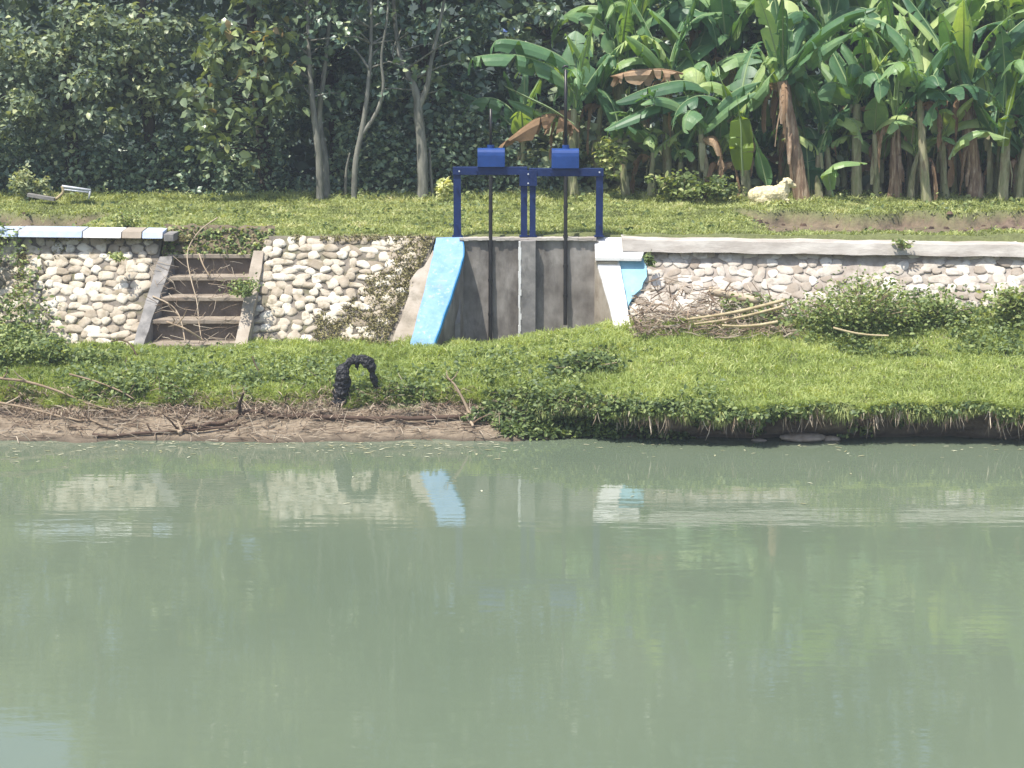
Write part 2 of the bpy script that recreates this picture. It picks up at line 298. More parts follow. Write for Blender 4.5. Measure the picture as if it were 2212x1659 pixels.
hs2 = hollow(X2, Y2); so2 = np.clip(hs2*1.6, 0, 1)*np.clip(.75+.6*(fbm(X2*2,Y2*3)-.35), 0, 1); so2 = np.maximum(so2, ss(Y2, 31.6, 32.6)*.8)
so2 = np.concatenate([so2[:, :1], so2], 1)
gz = np.gradient(np.concatenate([Z2[:, :1], Z2],1), axis=1)
tag(npmesh('terrace_ground', V2.reshape(-1,3), [gridfaces(len(xs),len(ys)+1)], M['terrace'], smooth=True, attrs={'soil': so2.ravel(), 'wet_shade': (np.concatenate([Y2[:, :1], Y2],1).ravel() > 32.9)*1.0}), kind='structure')  # far ground coloured dark green so gaps through the wood stay dark

# ------------------------------------------------------------------ blades and leaves in bulk
def norm(a): return a/np.maximum(np.linalg.norm(a, axis=-1, keepdims=True), 1e-9)
def blades(P, length, width, lean, droop=0.0, up=None):
    n = len(P); az = rng.random(n)*2*np.pi
    d = np.stack([np.cos(az), np.sin(az), np.zeros(n)], -1); U = np.array([0,0,1.])
    if up is not None: U = up
    a = norm(U + d*lean[:,None]); side = norm(np.cross(a, rng.normal(size=(n,3))))
    L_ = length[:,None]; w = width[:,None]/2
    mid = P + a*L_*.55; tip = P + norm(a + d*.6*lean[:,None] - np.array([0,0,1.])*(.15+droop))*L_
    V = np.stack([P-side*w, P+side*w, mid+side*w*.8, mid-side*w*.8, tip], 1).reshape(-1,3)
    i = np.arange(n)[:,None]*5
    return V, [i+np.array([[0,1,2,3]]), i+np.array([[3,2,4]])]
LEAF = np.array([(0,0,0),(.3,0,.02),(.68,0,0),(1,0,-.14),(.3,.26,.07),(.68,.22,.04),(.3,-.26,.07),(.68,-.22,.04)])
LF = [np.array([[0,1,4],[2,3,5],[0,6,1],[2,7,3]]), np.array([[1,2,5,4],[1,6,7,2]])]
def leafmesh(P, size, axis, nrm, asp=1.0, curl=1.0, simple=False):
    n = len(P); a = norm(axis); s = norm(np.cross(nrm, a)); m = np.cross(a, s)
    if simple:
        T = np.array([(0,0,0),(.5,.34,.06),(1,0,-.08),(.5,-.34,.06)])
        F_ = [np.array([[0,2,1],[0,3,2]])]
    else: T = LEAF; F_ = LF
    T = T*np.array([1,asp,curl])
    V = P[:,None] + size[:,None,None]*(T[None,:,0,None]*a[:,None] + T[None,:,1,None]*s[:,None] + T[None,:,2,None]*m[:,None])
    k = len(T); base = (np.arange(n)*k)[:,None,None]
    return V.reshape(-1,3), [(base+f[None]).reshape(-1,f.shape[1]) for f in F_], k
def scatter_leaves(name, P, size, matn, parent=None, asp=1, up=.8, droop=.4, simple=False, rv=None):
    n = len(P); ax = rng.normal(size=(n,3)); ax[:,2] = ax[:,2]*.5 - droop
    nr = rng.normal(size=(n,3))*.55 + np.array([0,-.15,up])
    V, Fs, k = leafmesh(P, size, ax, nr, asp, 1, simple)
    r = rng.random(n)**1.0 if rv is None else rv
    return npmesh(name, V, Fs, matn, parent, rnd=np.repeat(r, k))
# bank grass
def grass_bank(n, x0, x1, s0, s1, l0, l1, dens=None):
    x = rng.uniform(x0, x1, n); s = rng.uniform(s0, s1, n); Y, z = bank(x, s)
    lim = 4.15 - .35*ss(x, -.7, 1.7) + (fbm(x*3, x*0+4)-.5)*.8
    keep = (s > lim)
    keep &= ~((Y > 24.9) & (x > -1.0) & (x < 1.35)); keep &= ~((Y > 24.25) & (x > -5.2) & (x < -3.65))
    x, Y, z = x[keep], Y[keep], z[keep]; c = fbm(x*1.1, Y*1.1); n = len(x)
    c2 = fbm(x*5+40, Y*5)
    L_ = (l0 + (l1-l0)*rng.random(n))*(.55+.9*c2)
    V, Fs = blades(np.stack([x,Y,z-.01],-1), L_, rng.uniform(.009,.02,n), rng.uniform(.1,.9,n))
    r = np.clip(.12+.5*c + .3*(rng.random(n)-.5)+.35*ss(x,0,3)*.3 + .5*(c2-.5), 0, .93); r[rng.random(n) < .03] = 1
    return V, Fs, r
V, Fs, r = grass_bank(330000, -9.5, 9.5, 3.6, 9, .045, .12)
tag(npmesh('grass', V, Fs, M['grass'], rnd=np.repeat(r,5)), 'short green grass covering the sloping river bank below the stone walls', 'grass', kind='stuff')
# overhanging turf fringe along the undercut
n = 16000; x = rng.uniform(.2, 9.5, n); s = rng.uniform(3.6, 4.7, n); Y, z = bank(x, s)
az = rng.uniform(-.9,.9,n); P = np.stack([x, Y-.01, z],-1)
U = norm(np.stack([az*.6, -np.ones(n)*rng.uniform(.5,1.2,n), rng.uniform(-.9,.7,n)],-1))
V, Fs = blades(P, rng.uniform(.04,.16,n)*np.clip(2.6*fbm(x*3.5,x*0,4)-.75,.12,1.6), rng.uniform(.01,.02,n), rng.uniform(.1,.5,n), droop=.5, up=U)
tag(npmesh('turf_fringe', V, Fs, M['grass_dry'], rnd=np.repeat(np.clip(rng.random(n)*.8+.0,0,1),5)), 'ragged grass hanging over the undercut edge of the right bank', 'grass', kind='stuff')
# broad-leaved cover, left bank edge and weeds
n = 40000; x = rng.uniform(-9.5, 2.6, n); s = rng.uniform(3.7, 8, n); Y, z = bank(x, s)
c = fbm(x*1.7+9, Y*1.7); k = (rng.random(n) < (1.35-.28*(s-4)) * ss(c, .35, .6)*(1-.5*ss(x,1.2,2.6))) & (s > 3.9-(x>-.6)*.3 + fbm(x*3,x*0+2)*.5)
x, Y, z = x[k], Y[k], z[k]; n = len(x); hh = rng.random(n)**1.3*(.05+.16*fbm(x*2, Y*2))
hh = hh*(1-.6*ss(Y, 23, 24))
tag(scatter_leaves('ground_cover', np.stack([x,Y,z+hh],-1), rng.uniform(.035,.085,n), M['cover'], rv=np.clip(rng.random(n)*.75+.15*fbm(x*2,Y*2),0,1), up=.9, droop=-.1), 'low leafy creeping weeds along the edge of the bank', 'weeds', kind='stuff')
# weeds and roots covering the bank face
def facecover(n, x0, x1, s0, s1, hmax, off, dens):
    x = rng.uniform(x0, x1, n); s_ = s0+(s1-s0)*rng.random(n); Y, z = bank(x, s_); k = dens(x, s_); x, Y, z = x[k], Y[k], z[k]; n = len(x)
    return np.stack([x, Y-rng.random(n)*off, z+rng.random(n)*hmax], -1), n
P, n = facecover(16000, -1.7, 2.6, 1.1, 5, .09, .08, lambda x, s_: (fbm(x*3, s_*1.3) > .36+.4*(1-ss(x,-1.0,.2))+.25*ss(x,1.5,2.1)) & (s_ > 1.2+2.6*(1-ss(x + (fbm(x*3,s_)-.5), -1.0, .3))))
tag(scatter_leaves('bank_weeds', P, rng.uniform(.035,.085,n), M['cover'], rv=np.clip(rng.random(n)*.75,0,1), up=.6, droop=.1), 'leafy weeds running down to the water in the middle of the bank', 'weeds', kind='stuff')
P, n = facecover(15000, 1.4, 9.5, 1.8, 5, .04, .14, lambda x, s_: fbm(x*4, s_*.9+7) + (s_-4)*.15 > .44)
tag(scatter_leaves('hanging_weeds', P, rng.uniform(.03,.08,n), M['cover'], rv=np.clip(rng.random(n)*.9,0,1), up=.2, droop=.8), 'small weeds hanging on the dark undercut face of the right bank', 'weeds', kind='stuff')
P, n = facecover(1000, 1.0, 9.5, 3.2, 4.6, .02, .1, lambda x, s_: fbm(x*5+9, s_*0) > .45)
V, Fs = blades(P, rng.uniform(.08,.26,n), rng.uniform(.006,.013,n), rng.uniform(.1,.35,n), up=norm(np.array([0,-.25,-1.])+0*P))
tag(npmesh('hanging_roots', V, Fs, M['straw'], rnd=np.repeat(rng.random(n),5)), 'pale dead grass and roots dangling from the right bank edge', 'roots', kind='stuff')
P, n = facecover(9000, -9.5, 1.2, 2.9, 5.2, .02, .02, lambda x, s_: fbm(x*2.4+5, s_*1.1) > .47)
V, Fs = blades(P, rng.uniform(.05,.19,n), rng.uniform(.006,.014,n), rng.uniform(.4,1.6,n), droop=.3)
tag(npmesh('dead_grass', V, Fs, M['straw'], rnd=np.repeat(np.clip(rng.random(n)*.9,0,1),5)), 'brown dead grass along the lip above the muddy shore', 'dead grass', kind='stuff')
# right bank weeds near the wall
n = 16000; x = rng.uniform(2.8, 9.5, n); Y = rng.uniform(23.3, 24.9, n)
k = rng.random(n) < ss(x + (Y-24)*1.5, 3.2, 4.2)*ss(fbm(x*1.6,Y*1.6),.3,.55); x, Y = x[k], Y[k]; n = len(x)
z = np.interp(Y, KR[:,0][5:], KR[:,1][5:]) + .12*ss(x,3,6)*ss(Y,23,24.6); hh = rng.random(n)*(.1+.45*fbm(x*1.8+5, Y)*ss(Y,23.5,24.5))
tag(scatter_leaves('weed_cover', np.stack([x,Y,z+hh],-1), rng.uniform(.04,.09,n), M['cover'], rv=np.clip(rng.random(n)*.7+.3*fbm(x*2,Y*3),0,1), up=.9, droop=0), 'knee high leafy weeds along the foot of the right stone wall', 'weeds', kind='stuff')
# left weeds climbing the wall foot
n = 30000; x = rng.uniform(-9.5, -5.0, n); Y = rng.uniform(23.2, 25.5, n)
k = rng.random(n) < ss(-x - (Y-24)*.9, 5.2, 6.3)*ss(fbm(x*1.6,Y*1.6+8),.28,.5); x, Y = x[k], Y[k]; n = len(x)
z = .47 + .45*ss(-x,6.0,7.6)*ss(Y,22.6,24.6) + 1.1*np.clip(Y-24.35,0,2); hh = rng.random(n)*(.06+.3*fbm(x*1.8+5, Y))
tag(scatter_leaves('wall_creeper', np.stack([x,Y-.05,z+hh],-1), rng.uniform(.04,.085,n), M['cover'], rv=np.clip(rng.random(n)*.8+.1,0,1), up=.8, droop=.1), 'tangled green creepers spreading over the foot of the left stone wall', 'weeds', kind='stuff')
# terrace grass
n = 190000; x = rng.uniform(-9.8, 9.8, n); Y = 25.75 + (31.9-25.75)*rng.random(n)
h = hollow(x, Y); k = rng.random(n) > np.clip(h*1.6, 0, .985) ; k &= rng.random(n) < .35+1.3*fbm(x*2.5,Y*2.5)
x, Y = x[k], Y[k]; n = len(x); c = fbm(x*1.3+20, Y*1.3); c2 = fbm(x*4, Y*4+30)
L_ = (.025+.05*rng.random(n))*(.5+1.3*c2); L_ *= 1+1.2*ss(Y, 30.4, 31.4)
V, Fs = blades(np.stack([x,Y,terrace_z(x,Y)-.01],-1), L_, rng.uniform(.012,.024,n), rng.uniform(.2,1.0,n))
tag(npmesh('terrace_grass', V, Fs, M['grass_dry'], rnd=np.repeat(np.clip(.5*c+.1+.5*(rng.random(n)-.3)*.8+1.1*(c2-.5),0,.97),5)), 'cropped yellow green grass on the terrace behind the walls', 'grass', kind='stuff')
n = 9000; x = rng.uniform(-9.8, 9.8, n); Y = rng.uniform(26, 31.8, n); k = (fbm(x*1.8+70, Y*1.8) > .56) & (hollow(x,Y) < .5) | (Y > 31); x, Y = x[k], Y[k]; n = len(x)
tag(scatter_leaves('terrace_weeds', np.stack([x,Y,terrace_z(x,Y)+rng.random(n)*(.06+.1*(Y>30.8))],-1), rng.uniform(.04,.1,n), M['cover'], rv=rng.random(n), droop=-.1), 'small leafy weeds dotted through the terrace grass', 'weeds', kind='stuff')

# ------------------------------------------------------------------ stone walls
ZF, ZT = 24.4, 25.62
def stone_face(name_label, left, right, matS, matM, foot=(24.4, .3), top=(25.6, 1.86), sp=(.175,.125), holes=None, seed=1, flat=.45, group=None, topcut=0):
    """left/right: functions t(0 foot..1 top) -> x ; foot/top (Y,z)"""
    rr = np.random.default_rng(seed)
    root = empty('stone_wall', ((left(0)+right(0))/2, foot[0], foot[1]), name_label, 'stone wall', 'mortared cobble walls')
    fy, fz = foot; ty, tz = top; L_ = math.hypot(ty-fy, tz-fz); nrm = Vector((0, -(tz-fz)/L_, (ty-fy)/L_)); upv = Vector((0, (ty-fy)/L_, (tz-fz)/L_))
    # mortar body: bumpy sheet + back
    nu, nv = int(max(8, (right(.5)-left(.5))*12)), 22; V = []
    for i in range(nu+1):
        for j in range(nv+1):
            t = j/nv; x = left(t)+(right(t)-left(t))*i/nu
            p = Vector((x, fy, fz)) + upv*(t*L_) + nrm*(float(fbm(x*5, t*8))-.5)*.05; V.append(p)
    Fq = gridfaces(nu+1, nv+1); o0 = len(V)
    V += [(left(0), 25.63, fz-.3),(right(0), 25.63, fz-.3),(right(1), 25.63, tz),(left(1), 25.63, tz)]
    ll, rl = [j for j in range(nv+1)], [nu*(nv+1)+j for j in range(nv+1)]
    b = MB(); b.add(V, [tuple(f) for f in Fq] + [tuple(ll + [o0+3, o0]), tuple(reversed(rl)) + (o0+1, o0+2), (ll[-1], rl[-1], o0+2, o0+3)])
    b.build('mortar', matM, root)
    # cobbles
    U, Vv = 12, 5; st = []; 
    for j in range(Vv+1):
        ph = j/Vv*math.pi*.62
        for i in range(U): st.append((math.sin(ph)*math.cos(2*math.pi*i/U), math.sin(ph)*math.sin(2*math.pi*i/U), math.cos(ph)))
    st = np.array(st); sf = gridfaces(Vv+1, U); 
    sfw = []
    for j in range(Vv):
        for i in range(U): sfw.append((j*U+i, (j+1)*U+i, (j+1)*U+(i+1)%U, j*U+(i+1)%U))
    sfw = np.array(sfw)
    PV = []; PF = []; PR = []; cnt = 0; row = 0; v = sp[1]*.3
    while v < L_-sp[1]*.2-topcut:
        t = v/L_; u = left(t) + sp[0]*(.5 if row % 2 else .2)
        while u < right(t)-sp[0]*.3:
            cx = u + rr.uniform(-.22,.22)*sp[0]; cv = v + rr.uniform(-.25,.25)*sp[1]
            if not (holes and holes(cx, cv/L_)):
                ra = sp[0]*rr.choice([.36,.46,.52,.6,.7]); rb = sp[1]*rr.choice([.42,.5,.56,.64]); rc = sp[1]*.55*flat*rr.uniform(.7,1.35); an = rr.normal()*.35
                d = 1 + .16*np.sin(st[:,0]*2.3+rr.random()*6) + .14*np.sin(st[:,1]*3.1+rr.random()*6) + .07*np.sin(st[:,0]*6+rr.random()*6)*np.sin(st[:,1]*5+rr.random()*6)
                e = np.sign(st)*np.abs(st)**rr.choice([.65,.8,.95])
                lx = e[:,0]*ra*d; ly = e[:,1]*rb*d; lz = e[:,2]*rc - rc*.12
                a_ = lx*math.cos(an)-ly*math.sin(an); b_ = lx*math.sin(an)+ly*math.cos(an)
                P = np.array([cx, fy, fz])[None] + np.array(upv)[None]*(cv+b_)[:,None] + np.array(nrm)[None]*(lz+.01)[:,None]; P[:,0] += a_
                PV.append(P); PF.append(sfw+cnt); cnt += len(P); PR.append(np.full(len(P), rr.random()))
            u += sp[0]*rr.uniform(.82,1.12)
        v += sp[1]*.92; row += 1
    npmesh('cobbles', np.concatenate(PV), [np.concatenate(PF)], matS, root, rnd=np.concatenate(PR), smooth=True)
    return root, upv, nrm, L_
def edge(pxf, pyf, pxt, pyt):
    a = at(pxf, pyf, 24.4).x; b = at(pxt, pyt, 25.6).x
    return lambda t: a + (b-a)*t
lw_r = edge(296, 745, 352, 515)
wl, upv, nrm, SL = stone_face('cobble wall left of the concrete steps, under the pale blue coping', lambda t: -10.5, lw_r, M['stone'], M['mortar'], seed=2,
    holes=lambda x,t: float(fbm(x*2.2, t*3+4)) > .7)
mw_l, mw_r = edge(530, 745, 572, 510), edge(862, 745, 940, 512)
stone_face('cobble wall with mossy patches between the steps and the blue wing wall', mw_l, mw_r, M['stone'], M['mortar'], seed=5,
    holes=lambda x,t: (x > mw_r(t)-.34*(1-t)-.05) or float(fbm(x*1.7+3, t*2.6)) > .69)
rw_l = edge(1352, 700, 1392, 530)
stone_face('bleached cobble wall right of the sluice, under the long white coping', rw_l, lambda t: 10.5, M['stonepale'], M['mortarpale'], seed=9, flat=.25, sp=(.185,.135), top=(25.55,1.76),
    holes=lambda x,t: float(fbm(x*1.7+3, t*2.6+8)) > .72)
# moss on the walls
def slope(x, t, off=0): return np.stack([x, 24.4+1.2*t - off*.79, .3+1.56*t + off*.61], -1)
n = 60000; x = rng.uniform(-9.5, -1.1, n); t = rng.random(n)
mm = np.where(x < -4.4, fbm(x*2.2, t*3+4) + (rng.random(n)-.5)*.08 > .68, (fbm(x*1.7+3, t*2.6) + (rng.random(n)-.5)*.09 > .66) | (x + (fbm(x*4, t*6)-.5)*.5 + (rng.random(n)-.5)*.2 > mw_r(t)-.52))
mm &= ~((x > -5.1) & (x < mw_l(t)+.05)); mm |= (t > .95) & ((x < -4.4) | (x > mw_l(t)+.05)) & (x < mw_r(t)-.05)&(fbm(x*2,t*0)>.45)
mm &= x < mw_r(t)-.28*(1-t)
x, t = x[mm], t[mm]; n = len(x); P = slope(x, t, .025)
V, Fs = blades(P, rng.uniform(.02,.06,n), rng.uniform(.014,.026,n), rng.uniform(.3,1,n), up=norm(np.array([0,-.6,.8])+0*P))
tag(npmesh('wall_moss', V, Fs, M['moss'], rnd=np.repeat(rng.random(n),5)), 'dry brownish moss and grass growing between the cobbles', 'moss', kind='stuff')
# copings
b = MB(); xx = [at(px, 510, 25.3).x for px in (1300, 1500, 1700, 1900, 2100, 2300, 2700)]
def sag(x): return -.012*x + .02*math.sin(x*1.7)
root = empty('wall_coping', (4, 25.4, 1.75), 'long bleached concrete coping on top of the right cobble wall', 'coping')
for i in range(60):
    xa = at(1345, 515, 25.3).x + i*.165; xb = xa+.165
    z = lambda x: 1.852 - .014*(x-1.3) + .006*math.sin(x*5) + .004*math.sin(x*13)
    yo = lambda x: 25.28 + .008*math.sin(x*7)
    b.hexa([(xa,yo(xa)-.0,z(xa)-.165),(xb,yo(xb),z(xb)-.165),(xb,25.74,z(xb)-.165),(xa,25.74,z(xa)-.165),
            (xa,yo(xa)+.05,z(xa)-.01),(xb,yo(xb)+.05,z(xb)-.01),(xb,25.74,z(xb)+.012),(xa,25.74,z(xa)+.012)])
me = b.build('slab', M['coping'], root)
bm = bmesh.new(); bm.from_mesh(me.data); bmesh.ops.remove_doubles(bm, verts=bm.verts, dist=.0005)
bmesh.ops.delete(bm, geom=[f for f in bm.faces if abs(f.normal.x) > .9 and .1 < f.calc_center_median().x+4-at(1345,515,25.3).x < 9.8], context='FACES'); bm.to_mesh(me.data); bm.free()
root = empty('wall_coping', (-7, 25.4, 1.75), 'peeling pale blue and white coping on top of the left cobble wall', 'coping')
def lcop(px0, px1, m, name, dz=0, dy=0):
    b = MB(); xa, xb = at(px0, 505, 25.35).x, at(px1, 505, 25.35).x; z = lambda x: at(CX + (x/25.35)*F, 501+ .012*0 + (1.2*(x+4.7)*1.5), 25.35).z
    b.hexa([(xa,25.3+dy,z(xa)-.09),(xb,25.3+dy,z(xb)-.09),(xb,25.74,z(xb)-.09),(xa,25.74,z(xa)-.09),(xa,25.35+dy,z(xa)+dz),(xb,25.35+dy,z(xb)+dz),(xb,25.74,z(xb)+.02+dz),(xa,25.74,z(xa)+.02+dz)])
    return b.build(name, m, root, bevel=.008)
for a, c, m, nm in ((-420,-70,'bluecoping','blue_section'),(-68,38,'bluecoping','blue_section'),(40,178,'bluecoping','blue_section'),(180,262,'white','white_section'),(264,306,'concwarm','bare_section'),(308,352,'bluecoping','blue_section')): lcop(a, c, M[m], nm, dz=random.uniform(-.004,.006))
b = MB(); p = at(355, 518, 25.28); q = at(376, 505, 25.28); b.box((p.x,25.24,p.z-.02),(q.x,25.74,q.z)); b.build('end_block', M['concgrey'], root, bevel=.01)

# ------------------------------------------------------------------ concrete steps
root = empty('concrete_steps', (-4.4, 24.4, .4), 'weathered concrete steps with dark risers cut into the cobble wall', 'steps')
rows = [(24.40,743,303,508),(24.67,690,318,522),(24.94,641,330,534),(25.21,597,345,546),(25.47,549,362,556)]
zprev = .1
for i, (Y, py, xa, xb) in enumerate(rows):
    a = at(xa, py, Y); c = at(xb, py, Y)
    if i == 0:
        b = MB(); b.box((a.x,Y-.06,.2),(c.x,25.0,a.z)); b.build('bottom_slab', M['tread'], root, bevel=.012); zprev = a.z; continue
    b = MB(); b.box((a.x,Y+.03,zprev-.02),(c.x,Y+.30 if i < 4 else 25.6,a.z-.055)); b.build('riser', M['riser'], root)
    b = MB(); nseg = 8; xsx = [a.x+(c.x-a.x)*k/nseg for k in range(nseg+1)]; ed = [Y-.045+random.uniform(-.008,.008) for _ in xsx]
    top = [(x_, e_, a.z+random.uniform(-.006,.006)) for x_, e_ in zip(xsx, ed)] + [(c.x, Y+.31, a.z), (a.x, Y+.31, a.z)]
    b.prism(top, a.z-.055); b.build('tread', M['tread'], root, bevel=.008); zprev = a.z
# side strings
for (t0, t1, f0, f1, m) in (((344,553),(374,553),(286,752),(308,752),'concgrey'), ((547,543),(571,543),(507,750),(533,750),'concwarm')):
    b = MB(); A = at(*t0, 25.38); B = at(*t1, 25.38); C = at(*f1, 24.25); D = at(*f0, 24.25)
    n = 10; L0 = [D.lerp(A, k/n)+Vector((random.uniform(-.01,.01),0,random.uniform(-.012,.012))) for k in range(n+1)]; L1 = [C.lerp(B, k/n)+Vector((random.uniform(-.01,.01),0,random.uniform(-.012,.012))) for k in range(n+1)]
    for k in range(n):
        p = [L0[k], L1[k], L1[k+1], L0[k+1]]
        b.hexa([(q.x, q.y+.3, q.z-.42) for q in p] + p)
    o = b.build('side_wall', M[m], root)
    bm = bmesh.new(); bm.from_mesh(o.data); bmesh.ops.remove_doubles(bm, verts=bm.verts, dist=.0005); bm.to_mesh(o.data); bm.free()
    A2, B2 = A+Vector((0,.26,.03)), B+Vector((0,.26,.03)); 
    if m == 'concgrey':
        nv = (B-A).cross(D-A).normalized(); nv = nv if nv.z > 0 else -nv
        def onrail(px, py):
            lo, hi = 24.0, 25.6
            for _ in range(40):
                y_ = (lo+hi)/2; q = at(px, py, y_)
                if (q-A).dot(nv) > 0: lo = y_
                else: hi = y_
            return at(px, py, y_)
        b = MB(); p = [onrail(*q)+nv*.02 for q in ((316,652),(335,650),(331,668),(322,684),(318,700),(309,696))]; k_ = len(p)
        b.add(p+[q-nv*.04 for q in p], [tuple(range(k_)), tuple(range(2*k_-1,k_-1,-1))]+[(a_,(a_+1)%k_,(a_+1)%k_+k_,a_+k_) for a_ in range(k_)]); b.build('blue_paint_patch', M['cyan'], o)
# soil ramp over the top step
P = []; nx, ny = 30, 8
for i in range(nx+1):
    for j in range(ny+1):
        x = at(350,530,25.5).x + (at(590,530,25.5).x-at(350,530,25.5).x)*i/nx; t = j/ny
        P.append((x, 25.47+.28*t, at(450,549,25.47).z - .02 + (.40)*t**.8 + (float(fbm(x*6, t*4))-.5)*.1*(0.3+t)))
P = np.array(P); tag(npmesh('soil_heap', P, [gridfaces(nx+1,ny+1)], M['terrace'], smooth=True, attrs={'soil': np.ones(len(P))*.8, 'wet_shade': np.zeros(len(P))}), kind='structure')
n = 900; x = rng.uniform(at(352,530,25.5).x, at(585,530,25.5).x, n); t = rng.random(n)
root = empty('weed_clump', (-4.1, 25.55, 1.6), 'trailing weeds hanging over the top of the concrete steps', 'weeds')
scatter_leaves('leaves', np.stack([x, 25.44+.26*t, 1.58+.36*t+rng.random(n)*.07],-1), rng.uniform(.04,.09,n), M['cover'], root, rv=rng.random(n))

# ------------------------------------------------------------------ sluice headworks (concrete)
hw = empty('sluice_headworks', (.2, 25.5, .3), 'concrete sluice structure with a blue left wing wall and white right wing wall', 'sluice')
xl, xr = at(996,600,25.5).x, at(1284,600,25.5).x
pm0, pm1 = at(1121,600,25.42).x, at(1157,600,25.42).x
ztop = at(1100, 514, 25.45).z
def slab_grid(name, x0, x1, Y, z0, z1, m, parent):
    nx, nz = 20, 20; V = [];
    for i in range(nx+1):
        for j in range(nz+1):
            x = x0+(x1-x0)*i/nx; z = z0+(z1-z0)*j/nz; V.append((x, Y+(float(fbm(x*3,z*3))-.5)*.012, z))
    n0 = len(V); V += [(x0,Y+.12,z0),(x1,Y+.12,z0),(x1,Y+.12,z1),(x0,Y+.12,z1)]
    f = [tuple(q) for q in gridfaces(nx+1,nz+1)]; r = nz+1
    f += [tuple(range(r))+(n0+3,n0), tuple(nx*r+j for j in range(r-1,-1,-1))+(n0+1,n0+2), tuple(i*r+nz for i in range(nx+1))+(n0+2,n0+3), (n0,n0+1,n0+2,n0+3)]
    b = MB(); b.add(V, f); return b.build(name, m, parent)
slab_grid('gate_panel', xl-.05, pm0+.02, 25.48, -.1, ztop-.035, M['concdark'], hw)
slab_grid('gate_panel', pm1-.02, xr+.05, 25.48, -.1, ztop-.035, M['concdark'], hw)
b = MB(); b.box((pm0+.02,25.36,-.1),(pm1,25.58,ztop-.03)); b.build('centre_pier', M['concgrey'], hw, bevel=.006)
b = MB()
zz = np.linspace(-.1, ztop-.04, 24)
for i in range(23): b.box((pm0-.008+random.uniform(-.004,.004),25.352,zz[i]),(pm0+.026+random.uniform(-.012,.01),25.40,zz[i+1]))
b.build('pier_edge', M['white'], hw)
b = MB(); n = 30
for i in range(n):
    xa = xl-.02+(xr+.04-xl)*i/n; xb = xl-.02+(xr+.04-xl)*(i+1)/n; b.box((xa,25.44+random.uniform(-.012,.012),ztop-.034+random.uniform(-.008,.004)),(xb,25.64,ztop+random.uniform(-.004,.004)))
b.build('top_ledge', M['coping'], hw)
# left wing wall: blue sloping top
Yt, Yf = 25.52, 24.15
W0 = [at(942,513,Yt), at(998,511,Yt)]; W1 = [at(928,580,25.12), at(997,566,25.16)]; W2 = [at(884,752,Yf), at(934,752,Yf)]
def wing(pairs, m, edge_m=None, nn=7):
    b = MB(); A = smooth_path([p[0] for p in pairs], nn); B = smooth_path([p[1] for p in pairs], nn)
    for p in (A, B):
        for k in range(1, len(p)-1): p[k] = p[k] + Vector((random.uniform(-.006,.006),0,random.uniform(-.005,.005)))
    n = len(A); vs = []
    for p, q in zip(A, B): vs += [p, q, Vector((q.x,q.y,q.z-.06)), Vector((p.x,p.y,p.z-.06))]
    fs = []
    for i in range(n-1):
        for k in range(4): fs.append((i*4+k, i*4+(k+1)%4, i*4+4+(k+1)%4, i*4+4+k))
    fs += [(3,2,1,0), tuple((n-1)*4+k for k in range(4))]
    b.add(vs, fs); return b, A, B
b, A, B = wing([W0, W1, W2], 'blue'); cap = b.build('blue_wing_top', M['blue'], hw, bevel=.006)
b = MB(); n = len(A); vs = []
for p, q in zip(A, B):
    vs += [Vector((p.x+.008,p.y,p.z-.06)), Vector((q.x-.006,q.y,q.z-.06)), Vector((q.x-.006,q.y,-.1)), Vector((p.x+.008,p.y,-.1))]
fs = [(i*4+k, i*4+(k+1)%4, i*4+4+(k+1)%4, i*4+4+k) for i in range(n-1) for k in range(4)] + [(3,2,1,0), tuple((n-1)*4+k for k in range(4))]
b.add(vs, fs); b.build('wing_wall', M['concdark'], hw)
# inner cheek beside left bay
b = MB(); p = [at(996,560,25.2), at(998,512,25.47)]
b.hexa([(xl-.12,24.9,-.1),(xl-.0,24.95,-.1),(xl+.0,25.5,-.1),(xl-.12,25.5,-.1),(xl-.12,24.9,.72),(xl-.0,24.95,.75),(xl+.0,25.5,1.72),(xl-.12,25.5,1.72)]); b.build('cheek_wall', M['concgrey'], hw)
b = MB(); a = at(934,752,24.15); c = at(998,566,25.16)
Bp = B
vs = []
for q in Bp: vs += [Vector((q.x+.001,q.y-.0,q.z+.002)), Vector((q.x+.012,q.y,q.z-.004)), Vector((q.x+.012,q.y,q.z-.075)), Vector((q.x+.001,q.y,q.z-.075))]
fs = [(i*4+k, i*4+(k+1)%4, i*4+4+(k+1)%4, i*4+4+k) for i in range(len(Bp)-1) for k in range(4)] + [(3,2,1,0), tuple((len(Bp)-1)*4+k for k in range(4))]
b.add(vs, fs); b.build('blue_edge', M['blueedge'], hw)
# plain concrete apron left of the blue wing (in the wall slope)
def onslope(px, py, off=.0):
    lo, hi = 24.0, 25.9
    for _ in range(40):
        Y = (lo+hi)/2; p = at(px, py, Y); zs = .3 + (Y-24.4)*1.56/1.2
        if p.z > zs: lo = Y
        else: hi = Y
    p = at(px, py, Y); return p + Vector((0,-.79,.61))*off
def slope_patch(name, poly, m, parent, off=.03, thick=.05):
    pts = [onslope(x, y, off) for x, y in poly]; b = MB(); n = len(pts); bk = [p + Vector((0,.79,-.61))*thick for p in pts]
    b.add(pts+bk, [tuple(range(n)), tuple(range(2*n-1,n-1,-1))] + [(i,(i+1)%n,(i+1)%n+n,i+n) for i in range(n)]); return b.build(name, m, parent, bevel=.004)
slope_patch('bare_plaster', [(935,545),(925,565),(916,580),(902,588),(893,600),(885,612),(884,640),(875,665),(868,690),(856,715),(846,745),(846,775),(905,775),(925,700),(948,600),(952,550)], M['concwarm'], hw, off=.055, thick=.12)
